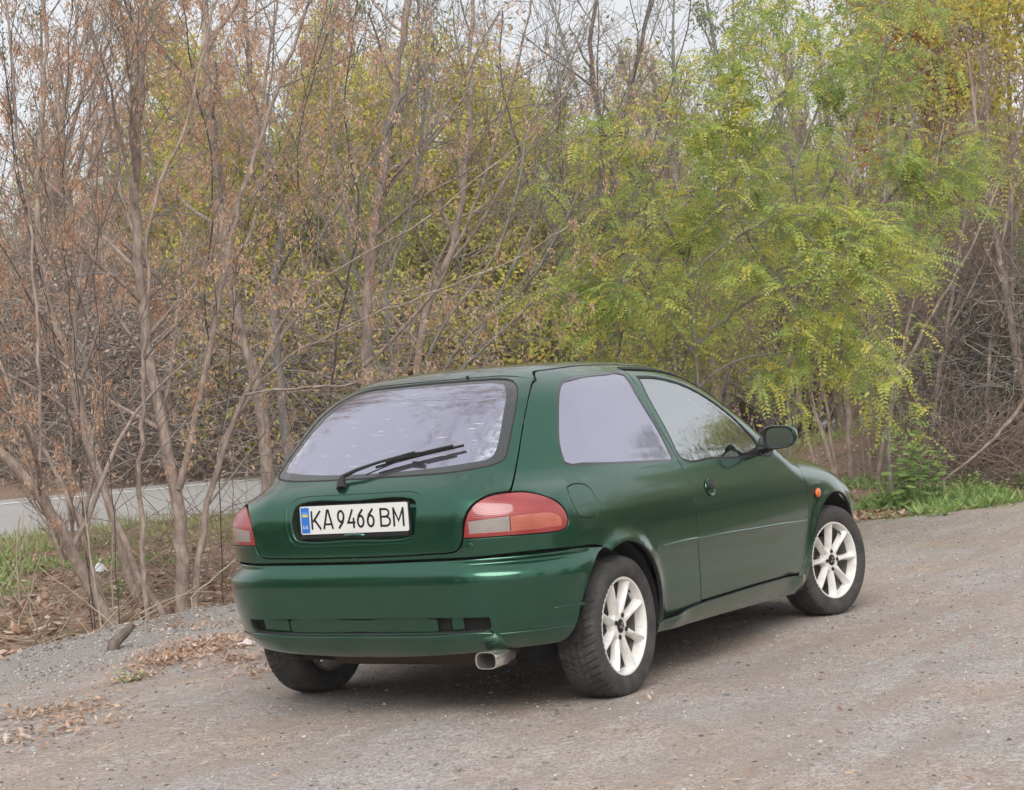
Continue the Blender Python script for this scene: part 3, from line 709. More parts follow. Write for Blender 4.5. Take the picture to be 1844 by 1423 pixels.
b = MB(); b.add([pl(.004, .005, .0036), pl(.045, .005, .0036), pl(.045, .107, .0036), pl(.004, .107, .0036)], [(0, 1, 2, 3)]); b.build('blue_strip', M['plate_blue'], plate_o)
b = MB(); b.add([pl(.011, .070, .0042), pl(.038, .070, .0042), pl(.038, .079, .0042), pl(.011, .079, .0042)], [(0, 1, 2, 3)]); b.build('flag_band', M['plate_yellow'], plate_o)
b = MB(); b.add([pl(.011, .080, .0042), pl(.038, .080, .0042), pl(.038, .089, .0042), pl(.011, .089, .0042)], [(0, 1, 2, 3)]); b.build('flag_band', simple('light_blue_flag', (.12, .38, .85), .35), plate_o)
def ribbon(b, pts, w, off=.0042, close=False):
    P = [Vector((x, y)) for x, y in pts]; n = len(P); L = []; Rr = []
    for i in range(n):
        a = P[(i-1) % n] if (close or i > 0) else None; c = P[(i+1) % n] if (close or i < n-1) else None
        d1 = (P[i]-a).normalized() if a is not None else None; d2 = (c-P[i]).normalized() if c is not None else None
        d1 = d1 or d2; d2 = d2 or d1
        t = (d1+d2).normalized(); nn = Vector((-t.y, t.x)); sc = min(1/max(nn.dot(Vector((-d1.y, d1.x))), .5), 1.9)
        L.append(P[i]+nn*w/2*sc); Rr.append(P[i]-nn*w/2*sc)
    V = [pl(p.x, p.y, off) for p in L]+[pl(p.x, p.y, off) for p in Rr]
    b.add(V, [(i, (i+1) % n, n+(i+1) % n, n+i) for i in range(n if close else n-1)])
def ell(cx_, cy_, rx, ry, a0, a1, n=16): return [(cx_+rx*math.cos(math.radians(a0+(a1-a0)*i/n)), cy_+ry*math.sin(math.radians(a0+(a1-a0)*i/n))) for i in range(n+1)]
B0, H = .019, .074
def glyph(ch, x, w):
    b = MB(); k = .0088; y0, y1 = B0+k/2, B0+H-k/2; xa, xb = x+k/2, x+w-k/2
    if ch == 'K':
        ribbon(b, [(xa, B0), (xa, B0+H)], k); ribbon(b, [(x+w, B0+H), (xa+.006, B0+H*.42)], k, .0043); ribbon(b, [(xa+.012, B0+H*.55), (x+w, B0)], k, .0044)
    elif ch == 'A':
        ribbon(b, [(x+.001, B0), (x+w*.44, B0+H), (x+w*.56, B0+H), (x+w-.001, B0)], k); ribbon(b, [(x+.009, B0+H*.26), (x+w-.009, B0+H*.26)], k*.85, .0043)
    elif ch == '4':
        ribbon(b, [(x+w*.72, B0+H), (xa, B0+H*.30), (x+w, B0+H*.30)], k*.95); ribbon(b, [(x+w*.80, B0+H*.55), (x+w*.80, B0)], k, .0043)
    elif ch in '69':
        rx = (w-k)/2; ry = .0215
        pts = ell(x+w/2, B0+k/2+ry, rx, ry, 0, 360)[:-1]; tail = [(xa+.0006, B0+k/2+ry+.003), (xa+.006, B0+H*.66), (x+w*.82, B0+H-.001)]
        if ch == '9':
            f = lambda p: (2*x+w-p[0], 2*B0+H-p[1]); pts = [f(p) for p in pts]; tail = [f(p) for p in tail]
        ribbon(b, pts, k, close=True); ribbon(b, tail, k, .0043)
    elif ch == 'B':
        ribbon(b, [(xa, B0), (xa, B0+H)], k); my = B0+H*.54
        ribbon(b, [(xa, y1), (x+w*.50, y1)]+ell(x+w*.50, (y1+my)/2, w*.36, (y1-my)/2, 90, -90, 10)[1:]+[(xa, my)], k*.9, .0043)
        ribbon(b, [(xa, my), (x+w*.55, my)]+ell(x+w*.55, (y0+my)/2, w*.40, (my-y0)/2, 90, -90, 10)[1:]+[(xa, y0)], k*.9, .0044)
    elif ch == 'M':
        ribbon(b, [(xa, B0), (xa, B0+H)], k); ribbon(b, [(xb, B0), (xb, B0+H)], k); ribbon(b, [(xa, B0+H-.004), (x+w/2, B0+H*.30), (xb, B0+H-.004)], k*.85, .0043)
    return b.build('character', M['ink'], plate_o)
sc_ = .52/1197
for ch, a, c in (('K', 500, 610), ('A', 640, 747), ('9', 797, 882), ('4', 908, 998), ('6', 1015, 1100), ('6', 1125, 1212), ('B', 1270, 1387), ('M', 1412, 1534)):
    glyph(ch, (a-378)*sc_, (c-a)*sc_)
b = MB()
for x in (.0125, .0265):
    if x < .02: ribbon(b, [(x, .036), (x, .026), (x+.004, .0225), (x+.008, .026), (x+.008, .036)], .0022)
    else: ribbon(b, [(x, .022), (x+.0045, .036), (x+.009, .022)], .0022); ribbon(b, [(x+.002, .0265), (x+.007, .0265)], .002, .0043)
b.build('country_code', M['plate_white'], plate_o)
# ridge of the boot handle under the plate
b = MB(); b.tube([(PX-.001, .052, .7395), (PX-.010, .034, .7425), (PX-.012, 0, .7445), (PX-.010, -.034, .7425), (PX-.001, -.052, .7395)], .0055, 8); b.build('boot_handle', M['paint'], gate, smooth=True)
for yy, hw in ((.165, .085), (-.145, .075)):
    b = MB(); b.box((PX-.004, yy, .7375), (.004, hw, .0025)); b.build('plate_lamp', M['plastic'], gate)

# --- exhaust
b = MB(); V = []; Fc = []; n = 28
def sq2(w, hw, hh, p=.6): c, s = math.cos(w), math.sin(w); return math.copysign(abs(c)**p, c)*hw, math.copysign(abs(s)**p, s)*hh
ex = (-.665, -.565, .250)
for (xx, k_) in ((.17, .62), (.13, .80), (.09, .96), (.0, 1.0), (-.004, .98), (-.004, .90), (.0, .86), (.10, .84)):
    for k in range(n): a, c = sq2(2*PI*k/n, .047*k_, .033*k_); V.append((ex[0]+xx+.0, ex[1]+a, ex[2]+c))
for i in range(7):
    for k in range(n): Fc.append((i*n+k, i*n+(k+1) % n, (i+1)*n+(k+1) % n, (i+1)*n+k))
b.add(V, Fc); ext = b.build('exhaust_tip', M['tip'], car, smooth=True, angle=50)
b = MB(); b.add([(ex[0]+.05, ex[1]+sq2(2*PI*k/n, .040, .028)[0], ex[2]+sq2(2*PI*k/n, .040, .028)[1]) for k in range(n)], [tuple(range(n))]); b.build('pipe_bore', M['under'], ext)
b = MB(); b.tube([(ex[0]+.13, ex[1], ex[2]), (-.42, -.54, .26), (-.30, -.48, .27)], .026, 12); b.tube([(-.36, -.50, .27), (-.36, .32, .27)], [.085, .085], 18); b.tube([(-.30, .2, .27), (.3, .05, .28), (1.6, 0, .26)], .03, 10); b.build('silencer', M['rust'], car, smooth=True)

# --- underbody, axles, wheel housings, cabin
b = MB(); b.box((1.2, 0, .27), (1.55, .60, .075)); b.box((-.30, 0, .40), (.22, .60, .10)); b.box((2.6, 0, .36), (.42, .48, .12)); b.box((1.22, 0, .30), (.80, .745, .06)); b.build('underbody', M['under'], car, bevel=.02)
b = MB(); b.tube([(0, -.66, .26), (0, .66, .26)], .035, 10); b.tube([(.0, .5, .24), (.45, .5, .28)], .03, 8); b.tube([(0, -.5, .24), (.45, -.5, .28)], .03, 8); b.build('rear_axle', M['under'], car)
for (hx, hz), R in ((RH, RA), (FH, RB)):
    for sg in (1, -1):
        b = MB(); V = []; Fc = []; n = 30
        for yy in (.805, .56, .52):
            for k in range(n+1):
                w = math.radians(-2+184*k/n); rr = R+.004 if yy > .53 else .05
                V.append((hx+rr*math.cos(w), sg*yy, hz+rr*math.sin(w)))
        for i in range(2):
            for k in range(n): Fc.append((i*(n+1)+k, i*(n+1)+k+1, (i+1)*(n+1)+k+1, (i+1)*(n+1)+k))
        b.add(V, Fc); b.build('wheel_housing', M['under'], car, smooth=True)
b = MB(); b.box((.9, 0, .62), (1.20, .70, .26)); b.box((-.30, 0, .62), (.22, .42, .10)); b.build('cabin_floor', M['under'], car, bevel=.05)
for y in (.36, -.36):
    b = MB(); b.box((.98, y, .90), (.055, .23, .24), Matrix.Rotation(-.22, 3, 'Y')); b.box((.905, y, 1.20), (.04, .13, .085), Matrix.Rotation(-.2, 3, 'Y')); b.build('front_seat', M['seat'], car, bevel=.03)
b = MB(); b.box((.10, 0, .86), (.05, .50, .16), Matrix.Rotation(-.3, 3, 'Y')); b.build('rear_seat', M['seat'], car, bevel=.03)
b = MB(); b.box((1.80, 0, .88), (.20, .66, .05)); b.build('dashboard', M['plastic'], car, bevel=.03)
b = MB(); sw = []; 
for k in range(25): w = 2*PI*k/24; sw.append((1.50+.07*math.sin(w), .36+.185*math.cos(w), .95+.17*math.sin(w)))
b.tube(sw, .014, 8, cap=False); b.tube([(1.50, .36, .95), (1.70, .36, .87)], .03, 8); b.tube([(1.5, .20, .95), (1.5, .52, .95)], .014, 6); b.build('steering_wheel', M['plastic'], car, smooth=True)

# --- wheels
def tyre_mesh():
    prof = [(-.072, .193), (-.080, .201), (-.089, .215), (-.0935, .235), (-.092, .255), (-.086, .270), (-.079, .2785)]
    nt = 26
    tread = [(-.079+.158*(i+1)/(nt+1), .2785+.0085*(1-abs(2*(i+1)/(nt+1)-1)**2.6)) for i in range(nt)]
    prof = prof+tread+[(-a, r) for a, r in prof[::-1]]
    n = 400; A = np.array(prof); Yv = np.repeat(A[:, 0][:, None], n, 1); Rv = np.repeat(A[:, 1][:, None], n, 1)
    th = np.arange(n)/n*2*PI
    u = Yv/.079; ph = (th[None]*52/(2*PI)+np.abs(u)**.8*1.15) % 1.0
    mask = np.abs(u) < 1.06
    gr = (ph < .24)&(np.abs(u) > .16); gr |= (np.abs(np.abs(u)-.40) < .055); gr |= (np.abs(u) < .05)
    ph2 = (th[None]*52/(2*PI)+np.abs(u)**.8*1.15+.5) % 1.0
    sipe = (ph2 < .10) & (np.abs(u) > .45)
    Rv = Rv-np.where(mask & gr, .0075, 0)-np.where(mask & sipe & ~gr, .003, 0)
    # contact patch flattened a little, handled by the ground
    V = np.stack([Rv*np.cos(th)[None], Yv, Rv*np.sin(th)[None]], -1).reshape(-1, 3)
    m = len(prof); i, k = np.meshgrid(np.arange(m-1), np.arange(n), indexing='ij')
    Fc = np.stack([i*n+k, (i+1)*n+k, (i+1)*n+(k+1) % n, i*n+(k+1) % n], -1).reshape(-1, 4)
    return mesh_np('tyre', V, Fc)
TY = tyre_mesh(); TY.materials.append(M['tyre'])
def rim_mesh():
    b = MB(); n = 96
    b.lathe([(-.070, .1935), (-.078, .1985), (-.0815, .1965), (-.0805, .190), (-.076, .187), (-.060, .183), (-.035, .178)], n)
    b.lathe([(-.0349, .178), (.075, .176), (.078, .190)], n, mi=1)
    for q in range(8):
        a = q*PI/4; c, s = math.cos(a), math.sin(a)
        # stations: radius, front half width, back half width, front y, back y
        st = [(.040, .0130, .018, -.060, -.034), (.060, .0095, .017, -.063, -.032), (.085, .0060, .0150, -.067, -.034), (.110, .0042, .0140, -.071, -.036), (.140, .0034, .0150, -.075, -.038), (.165, .0034, .0185, -.0775, -.040), (.186, .0060, .0280, -.0785, -.046)]
        V = []; Fc = []
        for (r, wf, wb, yf, yb) in st:
            for (w, y) in ((-wb, yb), (-wb, yb-.006), (-wf, yf+.0015), (-wf*.7, yf), (wf*.7, yf), (wf, yf+.0015), (wb, yb-.006), (wb, yb)):
                V.append((r*c-w*s, y, r*s+w*c))
        for i in range(len(st)-1):
            for k in range(7): Fc.append((i*8+k, i*8+k+1, (i+1)*8+k+1, (i+1)*8+k))
        b.add(V, Fc)
    b.lathe([(-.028, .062), (-.048, .060), (-.058, .056), (-.0615, .048), (-.0615, .030), (-.058, .027), (-.05, .0262), (-.05, .0001)], 64)
    me = mesh_np('rim', b.v, b.f); me.polygons.foreach_set('material_index', b.m)
    bm = bmesh.new(); bm.from_mesh(me); bmesh.ops.recalc_face_normals(bm, faces=bm.faces)
    for f in bm.faces: f.smooth = True
    for e in bm.edges:
        if len(e.link_faces) == 2 and e.calc_face_angle(0) > .6: e.smooth = False
    bm.to_mesh(me); bm.free(); return me
RM = rim_mesh(); RM.materials.append(M['rim']); RM.materials.append(simple('dark_rim_barrel', (.20, .185, .17), .6))  # barrel behind the spokes has a darker tone than the face
TMP = {}
def disc_bm():
    b = MB(); b.lathe([(-.010, .060), (-.012, .118), (-.004, .122), (.012, .122), (.014, .05)], 48); b.lathe([(-.03, .0), (-.03, .05), (-.01, .062)], 32)
    return b
def cap_bm():
    b = MB(); b.lathe([(-.052, .0275), (-.0630, .0268), (-.0660, .020), (-.0665, .0001)], 40); return b
def emblem_bm():
    b = MB()
    for a in (90, 210, 330):
        w = math.radians(a); c, s = math.cos(w), math.sin(w); L_, hw = .0200, .0062
        V = []
        for y in (-.0660, -.0682):
            for (r, t) in ((.0008, 0), (L_/2, hw), (L_, 0), (L_/2, -hw)): V.append((r*c-t*s, y, r*s+t*c))
        b.add(V, [(4, 5, 6, 7), (0, 3, 2, 1)]+[(i, (i+1) % 4, 4+(i+1) % 4, 4+i) for i in range(4)])
    return b
def nut_bm(a):
    b = MB(); cx_, cz_ = .0455*math.cos(a), .0455*math.sin(a)
    b.lathe([(-.0640, .0105), (-.0665, .0095), (-.063, .0085), (-.060, .0082)], 16, c=(cx_, 0, cz_))
    b.lathe([(-.060, .0062), (-.0655, .0056), (-.0660, .0001)], 6, c=(cx_, 0, cz_)); return b
def wheel(x, y, rot, steer, sg):
    w = empty('wheel', (x, y, FH[1] if x > 1 else RH[1]), car); w.rotation_euler = (0, 0, steer if sg < 0 else steer+PI)
    o = link('tyre', TY, None, w, True); o.rotation_euler = (0, random.random()*6, 0)
    r = link('rim', RM, None, w); r.rotation_euler = (0, rot, 0)
    for key, fn, mt in (('brake_disc', disc_bm, M['disc']), ('centre_cap', cap_bm, M['ink']), ('cap_emblem', emblem_bm, M['chrome'])):
        if key not in TMP:
            p = fn().build(key, mt, w, smooth=True); TMP[key] = p.data
        else: p = link(key, TMP[key], None, w)
        if key == 'cap_emblem': p.rotation_euler = (0, rot if rot < .5 else rot, 0)
    for k in range(4):
        kk_ = 'nut%d' % k
        if kk_ not in TMP: p = nut_bm(k*PI/2).build('wheel_nut', M['ink'], w, smooth=True); TMP[kk_] = p.data
        else: p = link('wheel_nut', TMP[kk_], None, w)
        p.rotation_euler = (0, rot, 0)
    # valve
    b = MB(); b.tube([Vector((.165*math.cos(1.0), -.058, .165*math.sin(1.0))), Vector((.150*math.cos(1.0), -.072, .150*math.sin(1.0)))], .004, 8); b.build('valve', M['rubber'], w)
for (x, y, rot, st, sg) in ((0, -.735, PI/8, 0, -1), (0, .735, .3, 0, 1), (2.415, -.738, 0, -.249, -1), (2.415, .738, .1, -.249, 1)):
    wheel(x, y, rot, st, sg)
# ================================================================== the place
TV = np.array([.951, -.309]); QV = np.array([.309, .951])      # along and across the road
def pq(x, y): return np.asarray(x)*TV[0]+np.asarray(y)*TV[1], np.asarray(x)*QV[0]+np.asarray(y)*QV[1]
def xy(p, q): return p*TV[0]+q*QV[0], p*TV[1]+q*QV[1]
def smooth01(a, b, v): t = np.clip((v-a)/(b-a), 0, 1); return t*t*(3-2*t)
def q_edge(p): return np.interp(p, [-40, -14, -5, -2.2, -.56, .4, 1.29, 3.8, 7.56, 9.36, 14, 40], [-2, 1.2, 2.55, 3.0, 3.34, 3.95, 4.42, 4.4, 3.59, 3.24, 3.1, 3.0])
def ground_z(x, y):
    p, q = pq(x, y); s = q-q_edge(p); left = 1-smooth01(4.0, 7.0, p)
    z = np.interp(np.clip((q-q_edge(p))/(10.1-q_edge(p)), -1, 1), [-1, 0, .12, .35, .7, 1], [0, 0, 0, .06, .22, .34])
    z = z+left*(.075*np.exp(-((s+.18)/.22)**2)-.10*np.exp(-((s-.55)/.45)**2))
    z = z+(1-left)*(.42*np.exp(-((s-4.2)/2.0)**2)*smooth01(9, 14, p)*smooth01(40, 20, p))
    z = np.where(q > 10.1, .34+(np.clip(q, 10.1, 14.9)-10.1)*.048, z)
    z = z+smooth01(15.1, 20, q)*.9+smooth01(22, 60, q)*1.5
    return z
def gz(x, y): return float(ground_z(x, y))
def ground_noise(x, y, a=1.0):
    return a*(.012*np.sin(x*2.1+y*.7)*np.sin(y*1.7-x*.4)+.008*np.sin(x*5.3+1)*np.sin(y*4.7+x))
def patch(x0, x1, y0, y1, st, extra=None):
    xs = np.arange(x0, x1+1e-6, st); ys = np.arange(y0, y1+1e-6, st); X, Y = np.meshgrid(xs, ys); return X, Y
# --- materials of the ground
def gravel_mat():
    m = NT('dusty_gravel')
    fine = m.noise(78, 4, .95); mid = m.noise(5, 8, .62); big = m.noise(.55, 4, .6)
    c = m.ramp(fine, [(.38, (.16, .140, .126)), (.5, (.37, .328, .300)), (.62, (.60, .548, .510))])
    tan = m.mix(m.ramp(m.noise(.9, 6, .6), [(.42, 0), (.62, 1)]), (1.0, 1.0, 1.03), (1.06, .93, .82))
    c = m.mix(1, c, tan, 'MULTIPLY')
    c = m.mix(m.ramp(mid, [(.35, .30), (.62, 0)]), c, (.21, .185, .17))
    v = m.voro(38, 'F1', out='Color'); sp = m.new('ShaderNodeSeparateColor'); m.l.new(v, sp.inputs[0])
    c = m.mix(m.ramp(sp.outputs[0], [(.90, 0), (.96, .4)]), c, (.56, .55, .53)); c = m.mix(m.ramp(sp.outputs[1], [(.92, 0), (.97, .45)]), c, (.18, .16, .15))
    # tyre tracks: stretched wear along the way the cars drive
    tr = m.noise(1.2, 5, .6, stretch=(.35, 3.0, 1)); c = m.mix(m.ramp(tr, [(.45, .0), (.60, .50)]), c, (.29, .232, .19))
    att = m.new('ShaderNodeAttribute'); att.attribute_name = 'zone'
    sep = m.new('ShaderNodeSeparateColor'); m.l.new(att.outputs['Color'], sep.inputs[0])
    edge = m.ramp(m.math('ADD', sep.outputs[0], m.math('MULTIPLY', m.math('SUBTRACT', m.noise(2.2, 6, .65), .5), .5)), [(.42, 0), (.58, 1)])
    litter = m.mix(m.ramp(m.noise(26, 5, .7), [(.35, 0), (.65, 1)]), (.14, .095, .072), (.40, .27, .19))
    litter = m.mix(m.ramp(m.noise(1.1, 5, .6), [(.5, 0), (.68, .8)]), litter, (.10, .12, .045))
    c = m.mix(edge, c, litter)
    berm = m.ramp(m.math('ADD', sep.outputs[1], m.math('MULTIPLY', m.math('SUBTRACT', m.noise(3.1, 6, .65), .5), .4)), [(.40, 0), (.62, 1)])
    c = m.mix(berm, c, m.ramp(m.noise(120, 3, .8), [(.30, (.19, .170, .155)), (.52, (.31, .28, .26)), (.72, (.45, .415, .39))]))
    c = m.mix(m.ramp(m.math('ADD', sep.outputs[2], m.math('MULTIPLY', m.math('SUBTRACT', m.noise(2.6, 6, .65), .5), .5)), [(.42, 0), (.58, 1)]), c, m.mix(m.ramp(m.noise(9, 6, .7), [(.35, 0), (.65, 1)]), (.045, .055, .022), (.115, .125, .055)))  # dark grass tone for ground out of view, added to darken the car's reflections
    m.set(Base_Color=c, Roughness=.95)
    h = m.math('ADD', m.math('MULTIPLY', m.noise(60, 4, .75), .8), m.math('MULTIPLY', m.voro(34), .7)); h = m.math('ADD', h, m.math('MULTIPLY', m.noise(9, 4, .6), 1.6))
    m.bump(h, .45, .008); return m.mat
M['gravel'] = gravel_mat()
def ground_sheet(name, X, Y, lift=0.0):
    Z = ground_z(X, Y)+ground_noise(X, Y)*(1-smooth01(9.4, 10.0, pq(X, Y)[1])*(1-smooth01(15.2, 16, pq(X, Y)[1])))+lift
    V = np.stack([X, Y, Z], -1).reshape(-1, 3); r, c = X.shape
    i, j = np.meshgrid(np.arange(r-1), np.arange(c-1), indexing='ij'); a = (i*c+j).ravel()
    Fc = np.stack([a, a+1, a+c+1, a+c], -1)
    me = mesh_np(name, V, Fc)
    P, Q = pq(X, Y); s = (Q-q_edge(P)).ravel(); left = (1-smooth01(3.2, 5.5, P)).ravel()
    att = me.color_attributes.new('zone', 'FLOAT_COLOR', 'POINT')
    col = np.zeros((len(V), 4), np.float32); col[:, 3] = 1
    side = (P.ravel()*0+X.ravel()*-.42-Y.ravel()); xr_, yr_ = X.ravel(), Y.ravel(); out = smooth01(0, .8, -(yr_+2.3+.45*(1-smooth01(2.5, 4.5, xr_))*2))*smooth01(-1.0, .5, xr_); out2 = smooth01(0, 1.0, yr_-(-4.1+1.057*(xr_+6.3))-.9)*smooth01(-2.6, -3.6, xr_); col[:, 2] = np.maximum(out, out2); col[:, 0] = smooth01(-.25, .45, s); col[:, 1] = np.exp(-((s+.40)/.50)**2)*left*.80  # third channel masks the added dark ground that the lower panels reflect
    att.data.foreach_set('color', col.ravel()); return me
# one sheet: fine near, growing cells outwards
def axis(a, b, fine, far, n):
    c = list(np.arange(a, b+1e-6, fine)); d = fine
    lo = [a]; hi = [b]; 
    while hi[-1] < far: d *= 1.22; hi.append(hi[-1]+d)
    d = fine
    while lo[-1] > -far: d *= 1.22; lo.append(lo[-1]-d)
    return np.array(lo[1:][::-1]+c+hi[1:])
X, Y = np.meshgrid(axis(-7, 22, .12, 420, 0), axis(-8, 20, .12, 420, 0))
g = link('ground', ground_sheet('ground', X, Y), M['gravel'], None, True); tag(g, kind='structure')
# road sheet, white edge line
def strip(name, q0, q1, lift, mat, p0=-60, p1=90, st=.5, nq=8):
    P, Q = np.meshgrid(np.arange(p0, p1+1e-6, st), np.linspace(q0, q1, nq)); Xs, Ys = xy(P, Q)
    Z = ground_z(Xs, Ys)+lift; V = np.stack([Xs, Ys, Z], -1).reshape(-1, 3); r, c = P.shape
    i, j = np.meshgrid(np.arange(r-1), np.arange(c-1), indexing='ij'); a = (i*c+j).ravel()
    return link(name, mesh_np(name, V, np.stack([a, a+1, a+c+1, a+c], -1)), mat, None, True)
m = NT('pale_worn_asphalt'); c = m.ramp(m.noise(70, 4, .8), [(.3, (.27, .26, .25)), (.7, (.47, .455, .44))]); c = m.mix(m.ramp(m.noise(.7, 5, .6), [(.4, 0), (.7, .5)]), c, (.30, .27, .24)); m.set(Base_Color=c, Roughness=.9); m.bump(m.noise(90, 2), .3, .004); M['asphalt'] = m.mat
tag(strip('road', 10.1, 14.9, .006, M['asphalt']), kind='structure')
m = NT('worn_white_road_paint'); m.set(Base_Color=m.mix(m.ramp(m.noise(30, 5, .7), [(.45, 0), (.7, .6)]), (.70, .70, .68), (.35, .34, .33)), Roughness=.8)
for q in (14.15,): tag(strip('edge_line', q, q+.16, .011, m.mat, nq=2), kind='structure')

# ------------------------------------------------------------------ plants: tubes and leaf cards gathered in arrays
class Tubes:
    def __init__(s): s.b = {}
    def add(s, pts, rad):
        k = len(pts); s.b.setdefault(k, []).append((pts, rad))
    def build(s, name, mat, parent, sides=4):
        Vs = []; Fs = []; o = 0
        for k, lst in s.b.items():
            P = np.array([a for a, _ in lst]); Rr = np.array([r for _, r in lst]); n = len(lst)
            T = np.gradient(P, axis=1); T /= np.maximum(np.linalg.norm(T, axis=2, keepdims=True), 1e-9)
            ref = np.where(np.abs(T[:, :1, 2:3]) > .8, np.array([[[1., 0, 0]]]), np.array([[[0, 0, 1.]]]))
            A = np.cross(T, np.broadcast_to(ref, T.shape)); A /= np.maximum(np.linalg.norm(A, axis=2, keepdims=True), 1e-9); B = np.cross(T, A)
            w = np.arange(sides)*2*PI/sides
            V = P[:, :, None]+(A[:, :, None]*np.cos(w)[None, None, :, None]+B[:, :, None]*np.sin(w)[None, None, :, None])*Rr[:, :, None, None]
            Vs.append(V.reshape(-1, 3))
            base = (np.arange(n)*k*sides)[:, None, None]+(np.arange(k-1)*sides)[None, :, None]+np.zeros(sides, int)[None, None]
            c = np.arange(sides)[None, None]; c2 = (np.arange(sides)+1) % sides
            F_ = np.stack([base+c, base+c2[None, None], base+sides+c2[None, None], base+sides+c], -1).reshape(-1, 4)+o
            Fs.append(F_); o += n*k*sides
        me = mesh_np(name, np.concatenate(Vs), np.concatenate(Fs)); return link(name, me, mat, parent, True)
class Leaves:
    def __init__(s): s.v = []; s.t = []
    def add(s, base, dirn, side, L, Wd, tint, fold=.25):
        """arrays: base (n,3), unit direction, unit side, length, width, tint"""
        up = np.cross(dirn, side); L = np.broadcast_to(L, (len(base),))[:, None]; Wd = np.broadcast_to(Wd, (len(base),))[:, None]
        mid = base+dirn*L*.5-up*Wd*fold
        V = np.stack([base, mid+side*Wd*.5+up*Wd*fold, base+dirn*L-up*L*.08, mid-side*Wd*.5+up*Wd*fold], 1)
        s.v.append(V.reshape(-1, 3)); s.t.append(np.repeat(np.broadcast_to(tint, (len(base),)), 4))
    def count(s): return sum(len(t) for t in s.t)//4
    def build(s, name, mat, parent):
        V = np.concatenate(s.v); t = np.concatenate(s.t); n = len(V)//4
        me = mesh_np(name, V, np.arange(n*4).reshape(-1, 4))
        a = me.attributes.new('tint', 'FLOAT', 'POINT'); a.data.foreach_set('value', t.astype(np.float32))
        return link(name, me, mat, parent)
def unit(v): return v/np.maximum(np.linalg.norm(v, axis=-1, keepdims=True), 1e-9)
def rnd_dirs(n, bias=(0, 0, 0), k=1.0): return unit(rng.normal(size=(n, 3))*k+np.array(bias))
def leaf_mat(name, stops, trans=.4, rough=.6):
    m = NT(name); a = m.new('ShaderNodeAttribute'); a.attribute_name = 'tint'
    c = m.ramp(a.outputs['Fac'], stops); m.set(Base_Color=c, Roughness=rough)
    t = m.new('ShaderNodeBsdfTranslucent'); m.l.new(c, t.inputs['Color']); ms = m.new('ShaderNodeMixShader'); ms.inputs[0].default_value = trans
    m.l.new(m.b.outputs[0], ms.inputs[1]); m.l.new(t.outputs[0], ms.inputs[2]); m.l.new(ms.outputs[0], m.out.inputs[0]); return m.mat
def bark_mat(name, a, b, sc=22):
    m = NT(name); n = m.noise(sc, 6, .7, stretch=(1, 1, .35)); c = m.mix(m.ramp(n, [(.35, 0), (.66, 1)]), a, b); c = m.mix(m.ramp(m.noise(4.5, 5, .7), [(.40, .40), (.56, 0)]), c, tuple(v*.6 for v in a)); c = m.mix(m.ramp(m.noise(13, 4, .7), [(.62, 0), (.72, .45)]), c, (.38, .38, .33)); m.set(Base_Color=c, Roughness=.9); m.bump(n, .7, .012); return m.mat
BARK = bark_mat('pinkish_brown_bark', (.25, .185, .155), (.56, .45, .385))
BARKG = bark_mat('grey_green_bark', (.18, .172, .155), (.36, .34, .31))
TWIG = bark_mat('dark_twig_bark', (.22, .19, .172), (.46, .41, .37), 40)
TWIGB = bark_mat('dry_brown_stem', (.27, .19, .15), (.48, .36, .29), 40)
STRAW = bark_mat('straw_stem', (.42, .35, .25), (.62, .54, .42), 40)
L_SAM = leaf_mat('dry_seed_clusters', [(0, (.50, .275, .165)), (.5, (.70, .44, .29)), (1, (.82, .61, .46))])
L_YG = leaf_mat('yellow_green_leaves', [(0, (.36, .40, .11)), (.45, (.60, .60, .14)), (.8, (.78, .66, .13)), (1, (.80, .54, .15))], .5)
L_GR = leaf_mat('locust_leaflets', [(0, (.24, .36, .12)), (.5, (.46, .56, .15)), (.85, (.68, .67, .15)), (1, (.80, .66, .15))], .5)
L_OR = leaf_mat('orange_yellow_leaves', [(0, (.42, .20, .07)), (.5, (.60, .32, .08)), (1, (.66, .50, .10))], .5)
L_DK = leaf_mat('sparse_grey_green_leaves', [(0, (.12, .15, .07)), (.6, (.22, .27, .10)), (1, (.36, .37, .11))], .35)
L_BR = leaf_mat('dead_brown_leaves', [(0, (.32, .22, .165)), (.5, (.54, .39, .29)), (1, (.70, .55, .42))], .3)
L_HERB = leaf_mat('bright_green_herbs', [(0, (.20, .32, .10)), (.6, (.33, .49, .15)), (1, (.52, .60, .24))], .4)
L_GRASS = leaf_mat('roadside_grass', [(0, (.24, .31, .12)), (.6, (.40, .44, .18)), (1, (.62, .56, .32))], .4)

